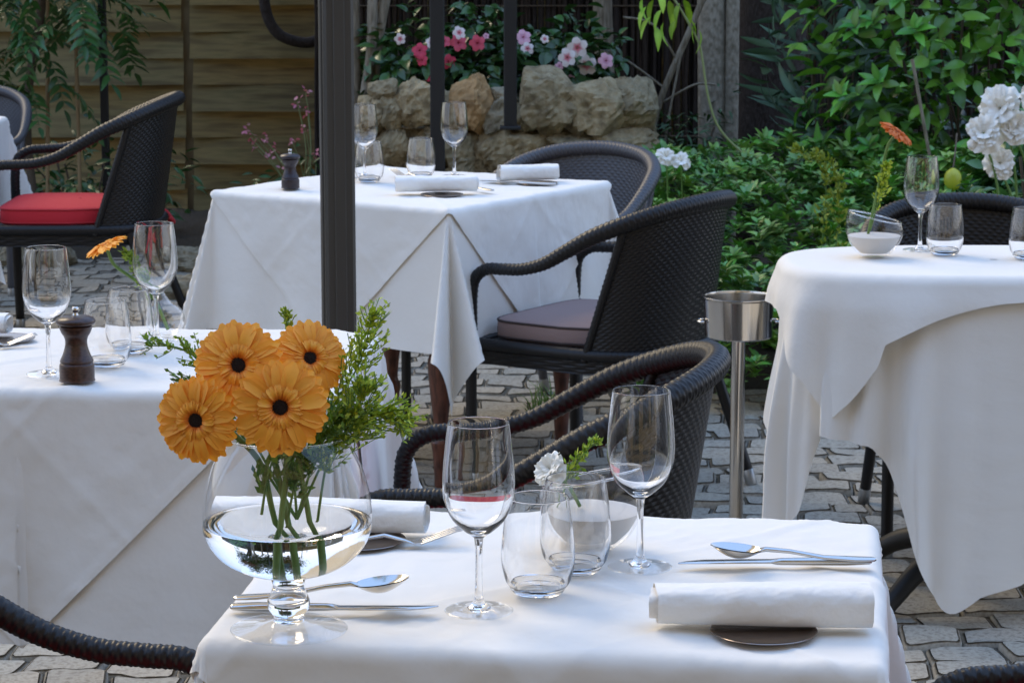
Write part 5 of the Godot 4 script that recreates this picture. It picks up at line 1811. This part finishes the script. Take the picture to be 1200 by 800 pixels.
	bush("broadleaf_shrub", "dark leaved shrub behind the white roses", "shrub", Vector3(2.05, 0.1, -8.75), Vector3(0.42, 0.42, 0.3), 620, leaf_set(5, 0.085, 0.045, Color(0.035, 0.10, 0.03), 0.4), M.leaf, 402, 150, 0.4, 10, 0.4, "leaf", "broadleaf shrubs")
	bush("bamboo_clump", "drooping bamboo leaves hanging beside the dark trunk", "plant", Vector3(1.20, 0.35, -9.75), Vector3(0.22, 0.62, 0.2), 260, leaf_set(4, 0.15, 0.026, Color(0.06, 0.12, 0.07), 0.3, 0.9), M.leaf_soft, 403, 120, -0.5, 9, 0.2)
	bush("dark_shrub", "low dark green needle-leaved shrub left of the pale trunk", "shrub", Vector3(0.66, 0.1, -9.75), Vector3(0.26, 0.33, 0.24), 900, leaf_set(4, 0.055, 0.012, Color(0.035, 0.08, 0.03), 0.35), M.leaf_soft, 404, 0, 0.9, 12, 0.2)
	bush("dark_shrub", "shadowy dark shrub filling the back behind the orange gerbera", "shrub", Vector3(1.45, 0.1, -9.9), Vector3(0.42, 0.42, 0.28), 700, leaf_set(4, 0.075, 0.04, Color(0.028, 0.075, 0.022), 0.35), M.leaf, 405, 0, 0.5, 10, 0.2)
	# ground cover: leafy shoots over the bed
	var wm := []
	for k2 in 5: wm.append(whorl_mesh(9, 0.062, 0.026, 500 + k2, [Color(0.155, 0.31, 0.06), Color(0.12, 0.26, 0.065), Color(0.21, 0.36, 0.07), Color(0.10, 0.22, 0.055), Color(0.17, 0.29, 0.085)][k2], 0.6))
	var xfs := [[], [], [], [], []]
	rng.seed = 606
	var gc := thing("ground_cover", "dense low green ground cover with whorled leaves filling the planting bed", "ground cover", Vector3(0, 0, 0))
	gc.set_meta("kind", "stuff")
	var nz := FastNoiseLite.new()
	nz.seed = 17
	nz.frequency = 1.4
	for i in 2400:
		var x := R(0.36, 2.3)
		var z := R(-7.55, -9.5)
		if x < 0.6 and z > -7.9 and rng.randf() < 0.6: continue
		var f := smoothstep(-7.5, -8.8, z)
		var top := lerpf(0.30, 0.62, f) + 0.10 * nz.get_noise_2d(x * 1.5, z * 1.5) - 0.30 * smoothstep(0.44, 0.34, x)
		var y := top * (1.0 - pow(rng.randf(), 2.2) * 0.9)
		if z > -7.75: y = top * R(0.1, 1.0)
		var b := Basis(Vector3(R(-1, 1), 0, R(-1, 1)).normalized(), R(0.0, 0.6)) * Basis(Vector3.UP, R(0, TAU))
		var sc := R(0.7, 1.25)
		xfs[rng.randi() % 5].append(Transform3D(b.scaled_local(Vector3(sc, sc, sc)), Vector3(x, maxf(y, 0.06), z)))
	for k2 in 5: multi(gc, "shoots", wm[k2], M.leaf, xfs[k2])
	# white roses
	var ri := 0
	for q in [[1152, 118, 0.066, "large white rose, uppermost of the cluster at the right edge"], [1130, 145, 0.056, "white rose facing left, lower left of the cluster at right"], [1168, 140, 0.054, "white rose in the middle of the cluster at right"], [1192, 100, 0.055, "white rose cut by the right edge of the picture"], [1153, 181, 0.045, "cream rosebud hanging lowest below the white roses"]]:
		var s := 383.0
		var p := Vector3((q[0] - 600) / s, 1.51 - (q[1] + 112) / s * 0.9857, -7.55 + 0.05 * (ri % 2))
		var t := thing("white_rose", q[3], "flower", p, 0.0, "white flowers")
		rose_petals(t, Vector3.ZERO, Vector3(-0.4 + 0.2 * (ri % 3), 0.35, 1), q[2], 24, 30 + ri)
		var sm := MB.new()
		sm.tube(spline([Vector3(0, -0.01, -0.02), Vector3(0.06, -0.22, -0.04), Vector3(0.10 - 0.04 * ri, -p.y + 0.06, -0.06)], 6), [0.004], 6)
		part(t, "stem", sm.mesh(), M.stem)
		ri += 1
	bush("rose_bush", "green rose bush carrying the white roses at the right edge", "shrub", Vector3(1.55, 0.05, -7.75), Vector3(0.2, 0.42, 0.14), 220, leaf_set(4, 0.055, 0.036, Color(0.05, 0.13, 0.035), 0.3), M.leaf, 407, 60, 0.5, 6, 0.2)
	# white flowers by the grey chair
	for q in [[776, 176, "white flower cluster right of the grey chair back, left bloom"], [793, 181, "white flower cluster right of the grey chair back, right bloom"]]:
		var s := 345.0
		var p := Vector3((q[0] - 600) / s, 1.51 - (q[1] + 112) / s * 0.9857, -8.45)
		var t := thing("white_rose", q[2], "flower", p, 0.0, "white flowers")
		rose_petals(t, Vector3.ZERO, Vector3(0.1, 0.6, 1), 0.032, 12, 60 + int(q[0]))
		var sm := MB.new()
		sm.tube(spline([Vector3(0, -0.008, -0.01), Vector3(0.01, -0.06, -0.10), Vector3(0.03, -p.y + 0.06, -0.16)], 5), [0.003], 6)
		part(t, "stem", sm.mesh(), M.stem)
	# lemon on the ground cover
	var lm := MB.new()
	lm.lathe(spline2([Vector2(0, -0.042), Vector2(0.008, -0.038), Vector2(0.024, -0.024), Vector2(0.029, 0.0), Vector2(0.024, 0.022), Vector2(0.008, 0.036), Vector2(0, 0.038)], 4), 20)
	lm.orient()
	var lo := thing("lemon", "yellow-green lemon hanging among dark leaves behind the right table", "fruit", Vector3(1.453, 0.618, -8.4))
	part(lo, "fruit", lm.mesh(), M.lemon)
	var lst := MB.new()
	lst.tube(spline([Vector3(0, 0.035, 0), Vector3(0.01, 0.08, -0.03), Vector3(0.03, 0.14, -0.12)], 5), [0.003], 6)
	part(lo, "stalk", lst.mesh(), M.twig)
	# vine at the fence, upper left
	var fr := []
	for k2 in 4: fr.append(frond_mesh(0.24, 800 + k2, Color(0.05, 0.115, 0.035)))
	rng.seed = 820
	var vine := thing("climbing_vine", "hanging wisteria vine with feathery leaves over the fence at the upper left", "plant", Vector3(-2.0, 0, -11.3))
	var vs := MB.new()
	vs.tube(spline([Vector3(-0.1, 0, 0), Vector3(-0.14, 0.6, 0.02), Vector3(-0.05, 1.2, 0), Vector3(-0.1, 2.0, -0.1)], 6), [0.02], 8, false)
	vs.tube(spline([Vector3(-0.05, 1.5, 0), Vector3(0.3, 1.35, 0.05), Vector3(0.42, 1.15, 0.05)], 6), [0.008], 6, false)
	part(vine, "stem", vs.mesh(), M.twig)
	for i in 150:
		var px := R(-0.75, 0.33)
		var py := R(0.62, 1.55) if px < 0.05 else R(0.92, 1.55)
		if px > -0.1 and py < 0.75 and rng.randf() < 0.6: continue
		if py < 0.78 and rng.randf() < 0.55: continue
		var b := Basis(Vector3.UP, R(0, TAU)) * Basis(Vector3(0, 0, 1), R(-1.1, -0.1))
		var sc := R(0.7, 1.25)
		part(vine, "leaf", fr[rng.randi() % 4], M.leaf, Transform3D(b.scaled_local(Vector3(sc, sc, sc)), Vector3(px, py, R(-0.25, 0.3))))
	bush("fern_clump", "low green leafy plants at the foot of the fence behind the red chair", "plant", Vector3(-1.9, 0.0, -11.5), Vector3(0.5, 0.24, 0.3), 420, leaf_set(4, 0.075, 0.026, Color(0.045, 0.11, 0.035), 0.3), M.leaf, 822, 0, 0.5, 10, 0.2)
	for q in [[-2.06, -11.25, 0.05, "bamboo cane at the left leaning slightly beside the vine"], [-1.90, -11.2, 0.0, "upright bamboo cane beside the thin black post"]]:
		var t := thing("bamboo_cane", q[3], "cane", Vector3(q[0], 0.0, q[1]), 0.0, "bamboo canes")
		var cm := MB.new()
		var rr := []
		var cp := PackedVector3Array()
		for i in 41:
			cp.append(Vector3(q[2] * i / 40.0, 1.6 * i / 40.0, 0))
			rr.append(0.0085 + (0.0018 if i % 6 == 0 else 0.0))
		cm.tube(cp, rr, 8)
		part(t, "cane", cm.mesh(), M.cane)
	# hose-like bare vine on the fence
	var hv := thing("bare_vine", "dark curved bare vine on the fence left of the pole", "plant", Vector3(-1.05, 0.0, -12.3))
	var hm := MB.new()
	hm.tube(spline([Vector3(-0.10, 1.5, 0), Vector3(-0.13, 1.15, 0), Vector3(-0.12, 1.0, 0.02), Vector3(-0.06, 0.90, 0.03), Vector3(0.06, 0.86, 0.02), Vector3(0.18, 0.88, 0.0), Vector3(0.3, 0.8, 0.0), Vector3(0.36, 0.4, 0), Vector3(0.36, 0.0, 0)], 8), [0.026], 8)
	part(hv, "stem", hm.mesh(), M.bark_dark)
	# gaura
	var ga := thing("gaura", "airy plant with small pink flowers in front of the fence, left of the pole", "plant", Vector3(-0.95, 0.0, -11.0))
	rng.seed = 840
	for q in [[293, 148], [296, 158], [313, 160], [322, 172], [318, 180], [345, 163], [360, 148], [363, 128], [351, 116], [361, 106], [334, 190], [372, 180], [300, 168]]:
		var s := 270.0
		var p := Vector3((q[0] - 600) / s, 1.51 - (q[1] + 112) / s * 0.9857, -11.0) - ga.position
		var sm := MB.new()
		sm.tube(spline([Vector3(R(-0.05, 0.05), 0, 0), Vector3(p.x * 0.4 + 0.05, p.y * 0.6, R(-0.05, 0.05)), p], 6), [0.0022], 5, false)
		var st := part(ga, "stem", sm.mesh(), M.stem_pale)
		var fm := MB.new()
		for i in 7:
			var l := leaf_mesh(0.022, 0.015, 0.2, 0.2, Color(0.55, 0.18, 0.26) if rng.randf() < 0.6 else Color(0.62, 0.30, 0.36))
			fm.merge(l, Transform3D(Basis.from_euler(Vector3(R(-1, 1), R(0, TAU), R(-1, 1))), p + Vector3(R(-0.014, 0.014), R(-0.018, 0.018), R(-0.01, 0.01))))
		part(st, "flower", fm.mesh(), M.petal)
	bush("fern_clump", "low green foliage below the pink gaura beside the pole", "plant", Vector3(-0.86, 0.0, -10.9), Vector3(0.28, 0.22, 0.2), 300, leaf_set(4, 0.06, 0.02, Color(0.04, 0.10, 0.035), 0.3), M.leaf, 841, 0, 0.5, 8, 0.2)
	# stones at the foot of the border
	for i in 16:
		rng.seed = 900 + i
		var x := R(-2.3, -0.9)
		var h := Vector3(R(0.05, 0.11), R(0.04, 0.075), R(0.05, 0.09))
		if i > 10: x = R(-1.35, -0.95)
		var zz := R(-10.9, -10.5) if i <= 10 else R(-10.2, -9.6)
		var o := part(self, "border_stone", rock_mesh(900 + i, h), M.rock[3], Transform3D(Basis(), Vector3(x, h.y * 0.6, zz)))
		tag(o, "rough grey stone lying on the ground along the border by the fence", "stone", "stones along the border")
	# bright shoot with yellow-green leaves, and its long bent stem
	var sh := thing("climbing_shoot", "bright yellow-green leafy shoot on a long thin bent stem before the pale trunk", "plant", Vector3(0.62, 0.10, -8.9))
	var sp := func(x: float, y: float) -> Vector3:
		var s := 334.0
		return Vector3((x - 600) / s, 1.51 - (y + 112) / s * 0.9857, -8.75) - sh.position
	var sm2 := MB.new()
	sm2.tube(spline([sp.call(935, 260), sp.call(905, 208), sp.call(870, 178), sp.call(838, 145), sp.call(824, 108), sp.call(816, 60), sp.call(810, 40), sp.call(790, 5), sp.call(770, -25)], 6), [0.0045], 6)
	part(sh, "stem", sm2.mesh(), M.stem_pale)
	rng.seed = 870
	var yl := leaf_set(4, 0.075, 0.026, Color(0.22, 0.38, 0.03), 0.25, 0.6)
	for q in [[752, 12], [760, 4], [757, 24], [770, 15], [772, 30], [764, 36], [782, 20], [778, 5], [790, 8], [798, 12], [785, 28], [801, 25], [808, 30], [812, 38], [795, 4], [768, -2], [748, 2]]:
		var b := Basis(Vector3.UP, R(0, TAU)) * Basis(Vector3(0, 0, 1), R(-1.5, -0.6))
		part(sh, "leaf", yl[rng.randi() % 4], M.leaf_soft, Transform3D(b, sp.call(q[0], q[1] - 8)))
	# bare twigs at the left of the pale trunk
	var tw := thing("bare_branch", "bare twiggy branch between the raised bed and the pale trunk", "branch", Vector3(0.55, 0.1, -10.0))
	var tm := MB.new()
	tm.tube(spline([Vector3(-0.05, 0, 0), Vector3(0.0, 0.55, 0), Vector3(0.15, 0.95, 0), Vector3(0.3, 1.3, 0)], 6), [0.014], 6)
	for q in [[Vector3(0.05, 0.7, 0), Vector3(-0.12, 0.82, 0.03), Vector3(-0.2, 0.80, 0.02)], [Vector3(0.1, 0.8, 0), Vector3(0.0, 0.95, 0.03), Vector3(-0.12, 0.98, 0.02)], [Vector3(0.04, 0.65, 0), Vector3(0.16, 0.72, 0.03), Vector3(0.24, 0.72, 0.02)], [Vector3(0.12, 0.9, 0), Vector3(0.06, 0.6, 0.05), Vector3(0.04, 0.45, 0.05)]]:
		tm.tube(spline(q, 5), [0.005], 5, false)
	part(tw, "branch", tm.mesh(), M.bark_grey)
	# yellow-green fern before the dark shrubs
	for q in [[0.90, 0.30, -7.75, 0.08], [0.94, 0.28, -7.72, 0.03]]:
		var b0 := Vector3(q[0] + 0.03, q[1], q[2])
		spray("fern_sprig", "yellowish fern frond rising from the ground cover, " + ("left one" if q[3] > 0.05 else "right one"), [b0, b0 + Vector3(0.02, 0.25, 0), b0 + Vector3(0.015, 0.42, 0.0), b0 + Vector3(-q[3] - 0.02, 0.49, 0)], 31 + int(q[3] * 100), 0.05, 0.018, 40, Color(0.20, 0.26, 0.02), Color(0.36, 0.40, 0.04), "garden ferns")
	# tufts of grass between the cobbles
	for q in [[0.07, -7.55], [0.17, -7.62], [0.12, -7.68]]:
		var t := thing("grass_tuft", "small tuft of grass growing between the cobbles behind the brown cushioned chair", "grass", Vector3(q[0], -0.01, q[1]), 0.0, "grass tufts between the cobbles")
		var gm := MB.new()
		for i in 26:
			var a := R(0, TAU)
			var l := leaf_mesh(R(0.05, 0.13), 0.005, 0.2, R(0.1, 0.8), Color(0.12, 0.20, 0.05))
			gm.merge(l, Transform3D(Basis(Vector3.UP, a) * Basis(Vector3(0, 0, 1), R(0.9, 1.4)), Vector3(R(-0.02, 0.02), 0, R(-0.02, 0.02))))
		part(t, "blades", gm.mesh(), M.leaf_soft).set_meta("kind", "stuff")
	# thin plant stakes
	var stk := thing("plant_stake", "thin grey wooden stake slanting among the shrubs behind the right table", "stake", Vector3(1.50, 0.05, -8.55))
	var skm := MB.new()
	skm.tube(PackedVector3Array([Vector3(0.03, 0, 0), Vector3(-0.16, 0.95, -0.05)]), [0.006], 6)
	part(stk, "rod", skm.mesh(), M.bark_grey)
